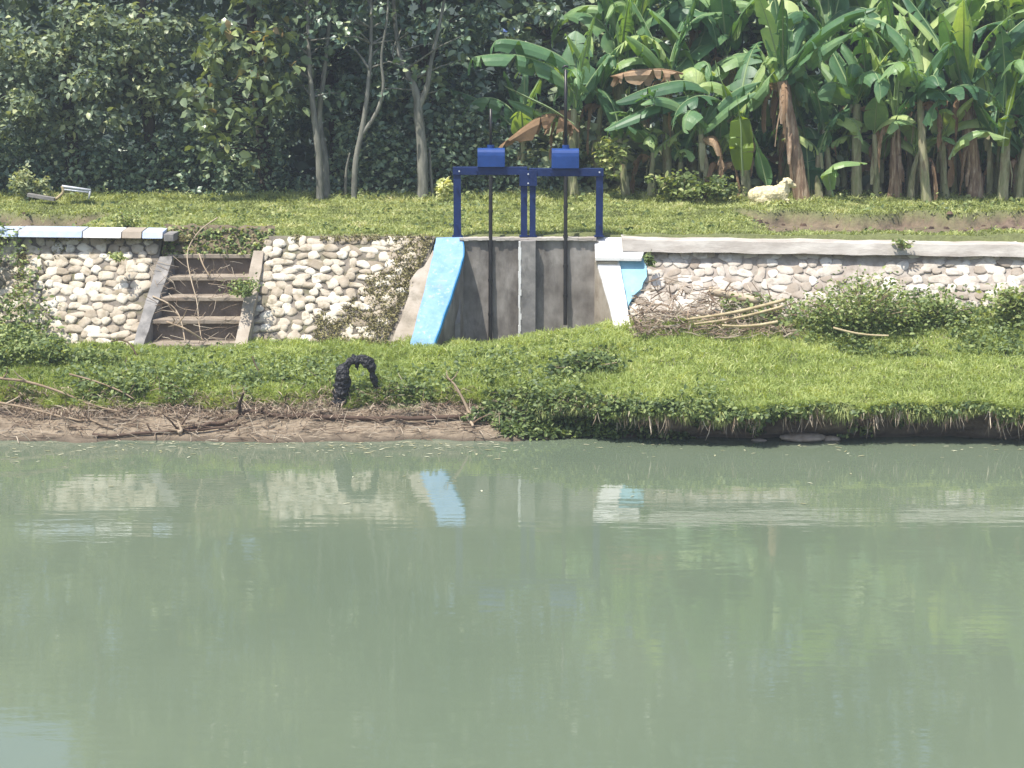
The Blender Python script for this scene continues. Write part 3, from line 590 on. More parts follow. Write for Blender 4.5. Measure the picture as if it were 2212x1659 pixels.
# right wing: white sloping top, beige inner face, white cap slab, turquoise panel
b, A, B = wing([[at(1286,556,25.28), at(1336,556,25.28)], [at(1306,620,24.95), at(1350,630,24.9)], [at(1334,730,24.42), at(1368,730,24.42)]], 'white'); b.build('white_wing_top', M['white'], hw, bevel=.006)
b = MB(); n = len(A); vs = []
for p, q in zip(A, B): vs += [Vector((p.x+.006,p.y,p.z-.06)), Vector((q.x-.006,q.y,q.z-.06)), Vector((q.x-.006,q.y,-.1)), Vector((p.x+.006,p.y,-.1))]
fs = [(i*4+k, i*4+(k+1)%4, i*4+4+(k+1)%4, i*4+4+k) for i in range(n-1) for k in range(4)] + [(3,2,1,0), tuple((n-1)*4+k for k in range(4))]
b.add(vs, fs); b.build('wing_wall', M['concwarm'], hw)
b = MB(); p = [at(1284,512,25.62), at(1352,512,25.62), at(1395,532,25.40), at(1386,557,25.16), at(1322,556,25.16), at(1286,556,25.16)]
b.add([q for q in p]+[q+Vector((0,.0,-.05)) for q in p], [tuple(range(6)), tuple(range(11,5,-1))]+[(i,(i+1)%6,(i+1)%6+6,i+6) for i in range(6)]); b.build('white_cap', M['white'], hw, bevel=.008)
b = MB(); b.hexa([(xr,25.22,-.1),(xr+.3,25.22,-.1),(xr+.3,25.62,-.1),(xr,25.62,-.1),(xr,25.2,1.55),(xr+.3,25.2,1.55),(xr+.3,25.62,1.82),(xr,25.62,1.82)]); b.build('cheek_wall', M['concwarm'], hw)
slope_patch('turquoise_panel', [(1318,559),(1387,559),(1391,572),(1396,580),(1397,603),(1389,615),(1386,628),(1372,640),(1362,655),(1356,668),(1348,692),(1330,640)], M['cyan'], hw, off=.07, thick=.15)

# ------------------------------------------------------------------ sluice frame (steel)
fr = empty('sluice_gate_frame', (.25, 25.5, ztop), 'navy blue steel gate frame with two gearboxes standing on the sluice', 'sluice gate')
YF = 25.53
def pbox(name, x0, y0, x1, y1, Y, dep, m, parent, bev=.004):
    a = at(x0, y1, Y); c = at(x1, y0, Y); bb = MB(); bb.box((a.x,Y,a.z),(c.x,Y+dep,c.z)); return bb.build(name, m, parent, bevel=bev)
for x0, x1, yt in ((980,996,362),(1125,1139,362),(1144,1157,364),(1287,1302,364)):
    a = at(x0, 511, YF); c = at(x1, 511, YF); t = at(x0, yt, YF)
    bb = MB(); ww = c.x-a.x; d = .1; th = .012        # C-channel
    bb.box((a.x,YF,a.z),(c.x,YF+th,t.z)); bb.box((a.x,YF+th,a.z),(a.x+th,YF+d,t.z)); bb.box((c.x-th,YF+th,a.z),(c.x,YF+d,t.z))
    bb.build('post', M['navy'], fr)
    bb = MB(); bb.box((a.x-.02,YF-.02,a.z-.004),(c.x+.02,YF+d+.02,a.z+.012)); bb.build('foot_plate', M['navy'], fr)
pbox('crossbeam', 978, 361, 1139, 378, YF-.02, .14, M['navy'], fr)
pbox('crossbeam', 1143, 364, 1304, 381, YF-.02, .14, M['navy'], fr)
pbox('joint_plate', 1122, 368, 1160, 402, YF-.035, .012, M['navy'], fr, .002)
for px, py in ((1141,376),(1141,396),(992,370),(1295,372)):
    bb = MB(); p = at(px, py, YF-.04); bb.tube([p+Vector((0,-.012,0)), p+Vector((0,.01,0))], .012, 6); bb.build('bolt', M['metalpale'], fr)
for px, py in ((1030,369),(1090,369),(1190,372),(1252,372),(986,405),(1295,405),(1132,425),(1151,425),(986,485),(1295,485)):
    bb = MB(); p = at(px, py, YF-.02); bb.tube([p+Vector((0,-.02,0)), p+Vector((0,.01,0))], .014, 6); bb.build('bolt', M['navy'], fr)
for cxp, yt, yb in ((1060.5, 321, 361), (1221, 322, 364)):
    a = at(cxp-30, yb, YF-.06); c = at(cxp+31, yt, YF-.06)
    # housing: rounded-top box
    prof = [(0,0),(0,.62),(.03,.8),(.1,.93),(.22,1.0),(.8,1.0),(.92,.93),(1,.78),(1,0)]
    bb = MB(); hgt = c.z-a.z; dep = .26
    L0 = [Vector((a.x+.006, YF-.06+dep*u, a.z+hgt*v)) for u, v in prof]; R0 = [Vector((c.x-.006, p.y, p.z)) for p in L0]; n = len(prof)
    bb.add(L0+R0, [tuple(range(n)), tuple(range(2*n-1,n-1,-1))]+[(i,i+n,(i+1)%n+n,(i+1)%n) for i in range(n)])
    hs = bb.build('gearbox_housing', M['royal'], fr, bevel=.004)
    # lid: thin curved shell lying on the housing
    bb = MB(); pl = prof[1:8]; lo = [Vector((a.x-.004, YF-.06+dep*(u*1.04-.02)-.004, a.z+hgt*(v+.015))) for u, v in pl]; 
    ro = [Vector((c.x+.004, p.y, p.z)) for p in lo]; li = [p-Vector((0,-.004,.02)) for p in lo]; ri = [p-Vector((0,-.004,.02)) for p in ro]; n = len(pl)
    vs = lo+ro+li+ri; fs = []
    for i in range(n-1): fs += [(i,i+1,n+i+1,n+i),(2*n+i,3*n+i,3*n+i+1,2*n+i+1),(i,2*n+i,2*n+i+1,i+1),(n+i,n+i+1,3*n+i+1,3*n+i)]
    fs += [(0,n,3*n,2*n),(n-1,3*n-1,4*n-1,2*n-1)]
    bb.add(vs, fs); bb.build('lid', M['royallid'], hs)
    bb = MB(); p = Vector((a.x-.03, YF+.08, a.z+hgt*.45)); bb.tube([p, p+Vector((.04,0,0))], .016, 8); bb.build('shaft_stub', M['rod'], hs); bb = MB(); p = Vector((c.x-.01, YF+.08, a.z+hgt*.45)); bb.tube([p, p+Vector((.04,0,0))], .016, 8); bb.build('shaft_stub', M['rod'], hs)
rodY = 25.42
for px, yt, yb, yt2, r1 in ((1060, 235, 322, 752, .022), (1222, 150, 322, 702, .026)):
    bb = MB(); p0 = at(px, yt, YF+.06); p1 = at(px, yb-2, YF+.06); bb.tube([p0, p1], r1*.85, 10)
    nthr = int((p0-p1).length/.022); st_ = bb.build('screw_stem', M['rod'], fr, smooth=True)
    bb = MB(); bb.tube([p0.lerp(p1, (k+.5)/(2*nthr)) for k in range(2*nthr)], [r1*(1.12 if k % 2 else .9) for k in range(2*nthr)], 10); bb.build('thread', M['rod'], st_)
    bb = MB(); q = at(px, yb-1, YF+.06); bb.tube([q-Vector((0,0,.01)), q+Vector((0,0,.05))], .05, 12); bb.build('collar', M['royal'], fr, smooth=False)
    bb = MB(); p0 = at(px, 381, rodY+.07); p1 = at(px-1, yt2, rodY-.02); bb.tube([p0.lerp(p1, k/6) for k in range(7)], .027, 10)
    for k in range(1, 5): q = p0.lerp(p1, k/5); bb.tube([q+Vector((0,0,-.02)), q+Vector((0,0,.02))], .034, 10)
    bb.build('lift_rod', M['rod'], fr, smooth=False)
bb = MB(); c0 = at(1222,146,YF+.06); bb.tube([c0+Vector((.035*math.sin(a)-.0,0,.03*math.cos(a)-.01)) for a in np.linspace(-1.8,1.2,9)], .016, 7); bb.build('hook', M['rod'], fr, smooth=True)

# ------------------------------------------------------------------ trees
def cl(px0, px1, py0, py1, Y0, Y1, n, r):
    return [(at(random.uniform(px0,px1), random.uniform(py0,py1), random.uniform(Y0,Y1)), r*random.uniform(.7,1.3)) for _ in range(n)]
def tree(name, label, cat, base, trunk, rads, clusters, lmat, lsize, per, group, bark='bark', droop=.4, asp=1, extra_branches=(), limb=.012, up=.8, rbias=0):
    root = empty(name, base, label, cat, group)
    b = MB(); path = smooth_path(trunk, 5); m = len(path); rr = np.interp(np.linspace(0,1,m), np.linspace(0,1,len(rads)), rads)
    b.tube(path, list(rr), 10, jit=.05)
    for (pts, r0, r1) in extra_branches:
        q = smooth_path(pts, 4); b.tube(q, list(np.linspace(r0, r1, len(q))), 8, jit=.05)
    P = []; RV = []
    clusters = [(c, r) for c, r in clusters if not (c.x < -7.5*c.y/31 and c.z > (c.y-12)*.36)]
    for c, r in clusters:
        # nearest trunk point below cluster
        cand = [p for p in path if p.z < c.z+.2] or [path[0]]
        q = min(cand, key=lambda p: (p-c).length + (.3 if p.z > c.z else 0))
        mid = q.lerp(c, .55) + Vector((random.uniform(-.1,.1), random.uniform(-.1,.1), random.uniform(0,.15)))
        b.tube([q, mid, c], [limb*1.6, limb, limb*.4], 5)
        n = max(4, int(per*(r/.3)**2))
        d = rng.normal(size=(n,3)); d = norm(d)*(rng.random(n)**.45)[:,None]*r*np.array([1.15,1,.8])
        P.append(np.array(c)+d); RV.append(np.clip(rng.normal(.45+rbias+random.uniform(-.22,.2), .22, n), 0, 1))
    b.build('trunk', M[bark], root, smooth=True)
    P = np.concatenate(P); RV = np.concatenate(RV)
    RV[rng.random(len(P)) < .02] = .97
    # hang leaf from its shoot: base offset
    scatter_leaves('crown', P, rng.uniform(.65,1.25,len(P))*lsize, M[lmat], root, rv=RV, droop=droop, asp=asp, up=up)
    return root
G = 'broadleaf trees behind the terrace'
gz31 = 1.9
def gp(px, Y): 
    x = at(px, 430, Y).x; return Vector((x, Y, float(terrace_z(x, Y))-.05))
# slender pale trunks
b0 = gp(692, 31.0)
tree('slender_tree', 'slender pale trunk leaning slightly left, leftmost of the bare trunks', 'tree', b0, [b0, at(688,330,31), at(676,230,31), at(668,120,31.1), at(664,-60,31.3), at(660,-260,31.5)], [.07,.058,.048,.036,.028,.02],
     cl(600,760,40,210,30.6,31.8,13,.2)+cl(560,720,-420,60,30.6,32,34,.34), 'leafdark', .15, 30, G, extra_branches=[([gp(706,31.2), at(700,330,31.3), at(690,250,31.4), at(705,120,31.4), at(720,-60,31.5)], .075, .02)])
b0 = gp(764, 30.8)
tree('slender_tree', 'thin curved trunk forking midway into two slim upright stems', 'tree', b0, [b0, at(768,350,30.8), at(782,280,30.8), at(795,190,30.8), at(802,60,30.9), at(800,-200,31.2)], [.05,.046,.042,.036,.028,.015],
     cl(700,880,40,190,30.4,31.8,10,.18)+cl(700,900,-420,50,30.4,31.8,32,.34), 'leafdark', .14, 28, G, extra_branches=[([at(778,295,30.8), at(812,245,30.8), at(828,190,30.7), at(824,120,30.7), at(838,20,30.7), at(830,-90,30.8)], .038, .012), ([at(798,150,30.8), at(770,110,30.8), at(745,95,30.8)], .022, .008), ([gp(745,31.2), at(748,370,31.2), at(756,330,31.2)], .03, .015)])
b0 = gp(913, 31.2)
tree('forked_tree', 'thick grey trunk that forks wide at head height, left of the sluice frame', 'tree', b0, [b0, at(912,330,31.2), at(904,250,31.2), at(900,205,31.2), at(878,150,31.2), at(858,90,31.3), at(840,-150,31.5)], [.105,.088,.078,.068,.05,.038,.02],
     cl(830,1010,40,230,30.7,31.8,12,.18)+cl(800,1020,-420,40,30.8,32.2,36,.36), 'leafdark', .16, 28, G, extra_branches=[([at(903,235,31.2), at(922,190,31.15), at(930,140,31.1), at(950,50,31.1), at(975,-80,31.2)], .056, .018), ([at(880,150,31.2), at(848,120,31.2), at(868,60,31.3)], .02, .01), ([gp(935,31.3), at(930,370,31.3), at(928,320,31.3)], .03, .02)])
# big-leaved tree with the sunlit drooping boughs
b0 = gp(575, 32.2)
big = cl(440,620,40,130,30.6,31.4,14,.26)+cl(410,640,90,220,30.5,31.2,20,.26)+cl(400,620,200,270,30.5,31.2,13,.22)+cl(400,470,250,330,30.6,31,6,.18)+cl(440,560,320,350,30.6,31,4,.15)+cl(380,700,-500,30,30.6,32.5,40,.45)
tree('broadleaf_tree', 'tree with large glossy drooping leaves lit by the sun, left of the bare trunks', 'tree', b0, [b0, at(570,300,32.2), at(550,150,32), at(540,-100,31.8), at(545,-350,31.8)], [.14,.12,.1,.07,.02], big, 'leafbig', .2, 24, G, bark='barkdark', droop=.75, asp=1.15, rbias=.1)
# left masses
def mass(px0, px1, label, Y, lm, ls, seed, n1=40, py0=20, py1=330, per=60, name='bushy_tree', rb=0):
    random.seed(seed); b0 = gp((px0+px1)/2, Y+.6)
    c = cl(px0,px1,py0,py1,Y-.5,Y+.8,int(n1*1.3),.26)+cl(px0-40,px1+40,-560,py0-40,Y+.3,Y+2,int(n1*.8),.46)
    tree(name, label, 'tree', b0, [b0, at((px0+px1)/2,300,Y+.6), at((px0+px1)/2-20,80,Y+.6), at((px0+px1)/2,-250,Y+.8)], [.13,.11,.08,.03], c, lm, ls*1.05, per*1.15, G, bark='barkdark', droop=.5, rbias=rb)
mass(-180, 60, 'mid green bushy tree at the left edge of the view', 31.3, 'leafmid', .12, 11, py1=260)
mass(60, 250, 'mid green bushy tree standing behind the broken metal frame', 31.6, 'leafmid', .13, 12, py1=270)
mass(230, 420, 'bushy tree between the left edge trees and the sunlit large leaves', 31.9, 'leafmid', .13, 13, py1=250, rb=-.05)
mass(620, 830, 'dark leafy tree behind the slender bare trunks', 32.6, 'leafdark', .17, 14, n1=34, py1=300)
mass(830, 1040, 'dark leafy tree behind the forked grey trunk', 32.8, 'leafdark', .17, 15, n1=34, py1=320)
mass(1050, 1350, 'dark tree behind the banana leaves above the sluice', 33.4, 'leafdark', .18, 16, n1=34, py1=250)
mass(1400, 1750, 'dark tree rising behind the middle of the banana grove', 33.8, 'leafdark', .18, 17, n1=34, py1=120)
mass(1800, 2150, 'dark tree rising behind the right part of the banana grove', 33.8, 'leafdark', .18, 18, n1=34, py1=120)
mass(2200, 2500, 'dark tree behind the bananas at the right edge', 33.6, 'leafdark', .18, 19, n1=34, py1=200)
mass(-520, -220, 'bushy tree just outside the left edge of the view', 31.6, 'leafmid', .14, 20, py1=330)
random.seed(21)
# understorey thicket
n = 105000; x = rng.uniform(-19, 19, n); Y = 33.2 + 8*rng.random(n)**1.2; z = 1.85 + rng.random(n)**1.05*10.5
k = rng.random(n) < np.clip(1.5*fbm(x*.9, z*.9+Y*.3), 0, 1); k &= ~((x < -7.7*Y/31) & (z > (Y-12)*.37)); x, Y, z = x[k], Y[k], z[k]; n = len(x)
tag(scatter_leaves('thicket', np.stack([x,Y,z],-1), rng.uniform(.16,.34,n), M['leafdark'], rv=np.clip(rng.normal(.45,.25,n),0,1), simple=True, up=.6), 'dense dark undergrowth and foliage filling the wood behind the trees', 'thicket', kind='stuff')
n = 26000; x = rng.uniform(-11, 1.2, n); Y = rng.uniform(31.6, 33.2, n); z = 1.9 + rng.random(n)**1.3*2.2*fbm(x*1.1, x*0+Y)*1.3
k = (x < -3.9) | (x > -3.1) | (z < 2.2); x, Y, z = x[k], Y[k], z[k]; n = len(x)
tag(scatter_leaves('undergrowth', np.stack([x,Y,z],-1), rng.uniform(.06,.14,n), M['leafdark'], rv=np.clip(rng.normal(.55,.25,n),0,1), simple=True, up=.6), 'dark low bushes in the shade below the left trees', 'undergrowth', kind='stuff')
def bush(label, px, py, Y, w, h, n, ls, m='cover', seed=1, base=None, name='shrub', rb=.5):
    random.seed(seed); c = at(px, py, Y); root = empty(name, c, label, 'shrub')
    b = MB(); P = []
    ns = max(5, int(n/70))
    for i in range(ns):
        a = random.uniform(0, 2*math.pi); r_ = random.random()**.5; tip = c + Vector((math.cos(a)*r_*w/2, math.sin(a)*r_*w/3, h*(1-.5*r_**2)*random.uniform(.6,1)))
        mid = c.lerp(tip, .5) + Vector((0,0,.08*h)); b.tube(smooth_path([c+Vector((math.cos(a)*w*.1,0,0)), mid, tip], 3), .006, 4)
        kk = n//ns; t = rng.random(kk)**.6; q = np.array(c)[None]*(1-t)[:,None] + np.array(tip)[None]*t[:,None]
        P.append(q + rng.normal(size=(kk,3))*np.array([w,w*.7,h])*.09)
    b.build('stems', M['wood'], root); P = np.concatenate(P)
    P[:,2] = np.maximum(P[:,2], c.z+.01)
    scatter_leaves('foliage', P, rng.uniform(.7,1.3,len(P))*ls, M[m], root, rv=np.clip(rng.normal(rb,.22,len(P)),0,1), up=.7, droop=.15); return root
bush('round leafy green shrub against the right cobble wall, beside the bamboo poles', 1850, 720, 24.05, 1.5, .86, 3600, .055, seed=3, rb=.62)
bush('light green shrub at the right edge below the coping', 2190, 690, 24.2, .7, .5, 1000, .07, seed=4, rb=.7)
bush('low green shrub at the foot of the right wall, right of the round shrub', 2020, 700, 24.2, 1.1, .4, 1500, .06, seed=5, rb=.6)
bush('leafy green plant behind the peeling blue coping', 265, 492, 26.1, .75, .28, 800, .05, seed=6, rb=.75)
bush('bright yellow green bush just left of the sluice frame', 962, 425, 30.6, .35, .38, 200, .09, m='grass', seed=7, rb=.95)
bush('pale bush beside the broken metal frame', 70, 428, 30.8, .7, .6, 700, .08, m='leafmid', seed=8, rb=.85)
bush('dark leaved weed patch with a dead leaf in the middle of the bank', 1270, 800, 22.9, 1.05, .22, 1400, .075, seed=9, rb=.35)
bush('small green weed clump on the corner of the turquoise panel', 1408, 575, 25.05, .22, .22, 260, .045, seed=10, rb=.4, name='weed')
bush('small leafy weed rooted in the coping of the right wall', 1950, 535, 25.22, .3, .16, 90, .06, seed=11, rb=.6, name='weed')
bush('yellowish weed tuft growing from the left cobble wall', 262, 562, 24.95, .38, .14, 300, .045, seed=12, rb=.8, name='weed')
bush('trailing green weed hanging over the right side of the steps', 525, 640, 24.6, .7, .3, 700, .045, seed=13, rb=.5, name='weed')
bush('grass tuft in front of the lying sheep', 1668, 446, 30.05, .9, .13, 500, .05, m='grass_dry', seed=24, rb=.6, name='grass_tuft')
bush('sunlit bush under the leaning banana leaves beside the frame', 1470, 428, 30.7, 1.2, .5, 700, .1, seed=14, rb=.6)
bush('low bush between the sluice frame and the sheep', 1560, 425, 30.5, .8, .35, 500, .08, seed=15, rb=.5)
bush('small leafy bush with the dead frond beside the left gearbox', 1320, 380, 30.9, .6, .8, 350, .12, seed=16, rb=.8)

# ------------------------------------------------------------------ banana plants
def banana_leaf(b, rib, path, width, tatter=.3, droop=.5, r=.5, side=None, seed=0, hang=None):
    """path: list of points base->tip. blade on both sides of the rib, split into strips"""
    P = smooth_path(path, 5); n = len(P)
    for i in range(n-1):
        t0 = i/(n-1)
    tt = np.linspace(0, 1, n)
    rib.tube(P, [max(.004, .02*(1-t)**.7) for t in tt], 5)
    L = sum((P[i+1]-P[i]).length for i in range(n-1)); ns = max(8, int(L/.07))
    def pt(t):
        f = t*(n-1); i = min(int(f), n-2); return P[i].lerp(P[i+1], f-i), (P[i+1]-P[i]).normalized()
    def wd(t): return max(.015, width/2*(max(0, math.sin(math.pi*min(1, t*.97+.01)**.85)))**.72)
    t0 = .1
    sgn_gap = {1: 0, -1: 0}
    for sd in (1, -1):
        i = 0
        while i < ns:
            run = random.choice([1,1,2,2,3,4]) if random.random() < tatter else random.choice([5,7,9]); run = min(run, ns-i)
            dr = droop*random.uniform(.6,1.4) + (random.random() < tatter)*random.uniform(-.1,.7)
            sk_ = random.gauss(0,.09*tatter); lc_ = 1-random.random()**3*.5*tatter; tc_ = (i+run/2)/ns; vs = []; K = 4
            for j in range(run+1):
                t = t0 + (1-t0)*(i+j*.985)/ns; p, d = pt(min(t, 1)); s0 = side if side is not None else Vector((0,0,1)).cross(d)
                if s0.length < .15: s0 = Vector((1,.2,0))
                s0 = (s0 - d*s0.dot(d)).normalized(); up = s0.cross(d); 
                if up.z < 0 and side is None: up = -up
                w = wd(t)*lc_
                pc_, _d = pt(min(t0+(1-t0)*tc_, 1))
                for k in range(K+1):
                    u = k/K; ang = dr*u*1.2
                    q = p + s0*sd*w*u*math.cos(min(ang,1.3)) + up*(.06*w*u) - Vector((0,0,1))*w*u*math.sin(min(ang,1.45)) + d*(w*u*.18+sk_*u) + (pc_-p)*(u**2*.6*tatter)
                    vs.append(q)
            fs = [(j*(K+1)+k, (j+1)*(K+1)+k, (j+1)*(K+1)+k+1, j*(K+1)+k+1) for j in range(run) for k in range(K)]
            b.add(vs, fs, min(1, max(0, r+random.uniform(-.06,.06)))); i += run
GB = 'banana plants of the grove'
def banana(label, px, Y, top, lean=0, rad=.12, nl=8, ll=1.9, dry=False, seed=1, group=GB, hero=(), el=(40,86), stem_col=None, drynum=2):
    random.seed(seed); base = gp(px, Y); root = empty('banana_plant', base, label, 'banana plant', group)
    tp = at(px+lean, top, Y); sb = MB(); pth = smooth_path([base, base.lerp(tp,.5)+Vector((random.uniform(-.04,.04),0,0)), tp], 6); m = len(pth)
    sb.tube(pth, list(np.linspace(rad, rad*.6, m)), 12, jit=.06)
    # sheath strips
    for k in range(14 if dry else 6):
        a = random.uniform(0, 6.28); i = random.randint(3, m-1); q = pth[i]; ln = random.uniform(.25,.7)
        o = Vector((math.cos(a), math.sin(a), 0)); w = Vector((-math.sin(a), math.cos(a), 0))*random.uniform(.02,.05); rr = rad*1.05
        a0 = q+o*rr*.8; a1 = q+o*(rr+.03)-Vector((0,0,ln*.5)); a2 = q+o*(rr+.02+random.uniform(0,.05))-Vector((0,0,ln))
        sb.add([a0-w,a0+w,a1+w,a1-w,a2+w*.5,a2-w*.5], [(0,1,2,3),(3,2,4,5)])
    sb.build('stem', M['stemdry' if dry else 'stem'], root, fix=False)
    a0 = random.uniform(0,6.28)
    def leaf(nm, mt, pts, w, tatter, droop, r):
        lv = MB(); dead = mt == 'banana_dead'; rb = lv if dead else MB(); banana_leaf(lv, rb, pts, w, tatter=tatter, droop=droop, r=r)
        o = lv.build(nm, M[mt], root, fix=False)
        if not dead:
            q = rb.build('midrib', M['midrib'], None, fix=False); q.data.transform(Matrix.Translation(-root.location)); q.parent = o
    for k in range(nl):
        az = a0 + k*2.4+random.uniform(-.5,.5); e = R(random.uniform(*el)); L = ll*random.uniform(.65,1.15); d = Vector((math.cos(az), math.sin(az)*.8, 0)); pts = [tp - Vector((0,0,.25))]; p = tp.copy(); ee = e; stp = L/5
        pts.append(p)
        bend = random.choice([.04,.08,.14,.22,.34])
        for j in range(5):
            p = p + (d*math.cos(ee)+Vector((0,0,1))*math.sin(ee))*stp; pts.append(p); ee -= bend*(1+.35*j)
        leaf('leaf', 'banana', pts[1:], random.uniform(.48,.8)*min(1, ll/1.7), random.choice([.1,.4,.8,1]), random.uniform(.1,1.1), random.uniform(.0,.9))
    for k in range(drynum):
        az = random.uniform(0,6.28); d = Vector((math.cos(az), math.sin(az), 0)); p = tp + Vector((0,0,-.1)); 
        pts = [p, p+d*.25+Vector((0,0,.05)), p+d*.38-Vector((0,0,.3)), p+d*.36-Vector((0,0,.75))]
        leaf('dead_leaf', 'banana_dead', pts, random.uniform(.25,.4), .9, 1.2, random.uniform(.2,.8))
    for (mt, pts, w, ta, dr, nm, rr_) in hero:
        leaf(nm, mt, [at(*p) for p in pts], w, ta, dr, rr_)
    return root
Y1 = 30.9
banana('banana plant right behind the sluice with big arching tattered leaves', 1240, 31.3, 235, 0, .09, 6, 1.7, seed=31, hero=[
    ('banana', [(1240,200,31.1),(1190,145,31.0),(1110,118,30.9),(1030,122,30.8),(1015,135,30.8)], .62, .7, .9, 'arching_leaf', .35),
    ('banana', [(1245,190,31.2),(1220,130,31.1),(1150,95,31),(1080,85,30.9),(1060,105,30.9)], .6, .6, .9, 'arching_leaf', .3),
    ('banana_pale', [(1240,270,31.1),(1190,235,31),(1130,205,30.9),(1090,185,30.8)], .3, .1, .15, 'pale_leaf', .5),
    ('banana', [(1225,262,31.2),(1180,250,31.1),(1130,225,31),(1095,215,30.9)], .4, .1, .4, 'broad_leaf', .45),
    ('banana_dead', [(1250,285,31.0),(1210,250,31.0),(1160,255,30.9),(1080,315,30.8)], .72, .8, 1.2, 'brown_leaf', .35)])
banana('banana plant with the orange brown dead leaf beside the right stem rod', 1445, 31.6, 170, 0, .1, 7, 1.9, seed=32, hero=[
    ('banana_dead', [(1475,160,31.3),(1430,150,31.2),(1370,152,31.1),(1318,165,31.0)], .6, .9, 1.25, 'brown_leaf', .75),
    ('banana', [(1540,200,31.2),(1480,175,31.1),(1400,190,31.0),(1330,220,30.9)], .6, .1, .6, 'broad_leaf', .12),
    ('banana', [(1520,205,31.1),(1450,215,31.0),(1370,245,30.9),(1305,280,30.8)], .55, .1, .7, 'broad_leaf', .1)])
banana('banana plant with the glowing yellow green upright leaf left of the sheep', 1615, 31.2, 260, -20, .1, 6, 1.6, seed=33, hero=[
    ('banana_lit', [(1605,380,30.9),(1602,330,30.8),(1600,270,30.75),(1590,205,30.75)], .42, .05, .1, 'sunlit_leaf', .5),
    ('banana_lit', [(1580,250,31.0),(1568,200,30.9),(1552,160,30.9),(1545,130,30.9)], .28, .05, .1, 'sunlit_leaf', .2)])
banana('leaning banana plant with shaggy reddish brown bark, behind the sheep', 1735, 31.0, 175, -45, .15, 8, 2.0, dry=True, seed=34, drynum=4, hero=[
    ('banana', [(1662,428,30.7),(1655,390,30.7),(1640,330,30.65),(1622,275,30.65)], .5, .02, .15, 'broad_leaf', .25),
    ('banana', [(1748,425,31.3),(1745,360,31.2),(1738,290,31.2),(1720,225,31.2)], .62, .02, .15, 'broad_leaf', .0)])
banana('banana plant with a clean pale stem, first to the right of the shaggy one', 1850, 31.3, 225, 0, .1, 8, 1.9, seed=35, hero=[
    ('banana', [(1800,425,30.9),(1790,370,30.8),(1820,350,30.7),(1870,352,30.7)], .4, .2, .5, 'broad_leaf', .6)])
banana('slender banana plant with a tall bare yellowish trunk', 2003, 30.9, 215, -15, .09, 8, 1.9, seed=36, hero=[
    ('banana', [(2050,345,30.7),(2075,300,30.7),(2120,282,30.65),(2180,300,30.6)], .42, .7, .8, 'arching_leaf', .8)])
banana('stout brown banana plant just right of the slender one', 2110, 31.2, 190, -30, .15, 8, 2.0, dry=True, seed=37, hero=[
    ('banana', [(2155,300,30.9),(2130,255,30.8),(2100,200,30.8),(2080,150,30.9)], .62, .05, .2, 'broad_leaf', .15)])
banana('banana plant at the right edge with a bright yellow green leaf', 2165, 31.0, 250, 10, .1, 7, 1.9, seed=38, hero=[
    ('banana_lit', [(2165,330,30.8),(2172,270,30.7),(2190,190,30.7),(2215,100,30.7)], .3, .05, .1, 'sunlit_leaf', .5)])
banana('banana plant in the second row between the pale and slender stems', 1925, 32.2, 150, 20, .13, 9, 2.1, seed=39)
banana('banana plant in the second row behind the glowing leaf', 1580, 32.4, 120, -10, .12, 9, 2.1, seed=40)
banana('banana plant in the second row behind the shaggy leaning one', 1790, 32.5, 110, 0, .12, 9, 2.2, seed=41)
banana('banana plant in the second row behind the stout brown one', 2060, 32.4, 100, 10, .13, 9, 2.2, seed=42)
banana('tall banana plant in the second row at the right edge', 2230, 32.2, 140, 0, .13, 9, 2.2, seed=43)
banana('banana plant in the second row above the right gearbox', 1340, 32.3, 140, 0, .11, 9, 2.0, seed=44)
banana('small leafy banana plant low behind the right frame post', 1410, 31.3, 330, 0, .06, 7, 1.1, seed=45, drynum=1)
banana('small leafy banana plant low between the sheep and the glowing leaf', 1650, 32.0, 330, 0, .06, 6, 1.2, seed=46, drynum=1)
banana('small leafy banana plant low beside the pale stem', 1900, 31.6, 345, 0, .07, 6, 1.1, seed=47, drynum=2)
banana('small banana sucker low at the foot of the stout brown plant', 2150, 31.6, 350, 0, .08, 6, 1.1, seed=48, drynum=2)
banana('banana plant just outside the right edge of the view', 2380, 31.5, 180, 0, .13, 9, 2.0, seed=49)
banana('brown stemmed banana plant between the pale and slender stems', 1935, 31.2, 260, 0, .12, 6, 1.6, dry=True, seed=50, drynum=3)
banana('small dark banana plant low behind the left gearbox', 1130, 31.8, 300, 0, .06, 8, 1.4, seed=51, drynum=0)

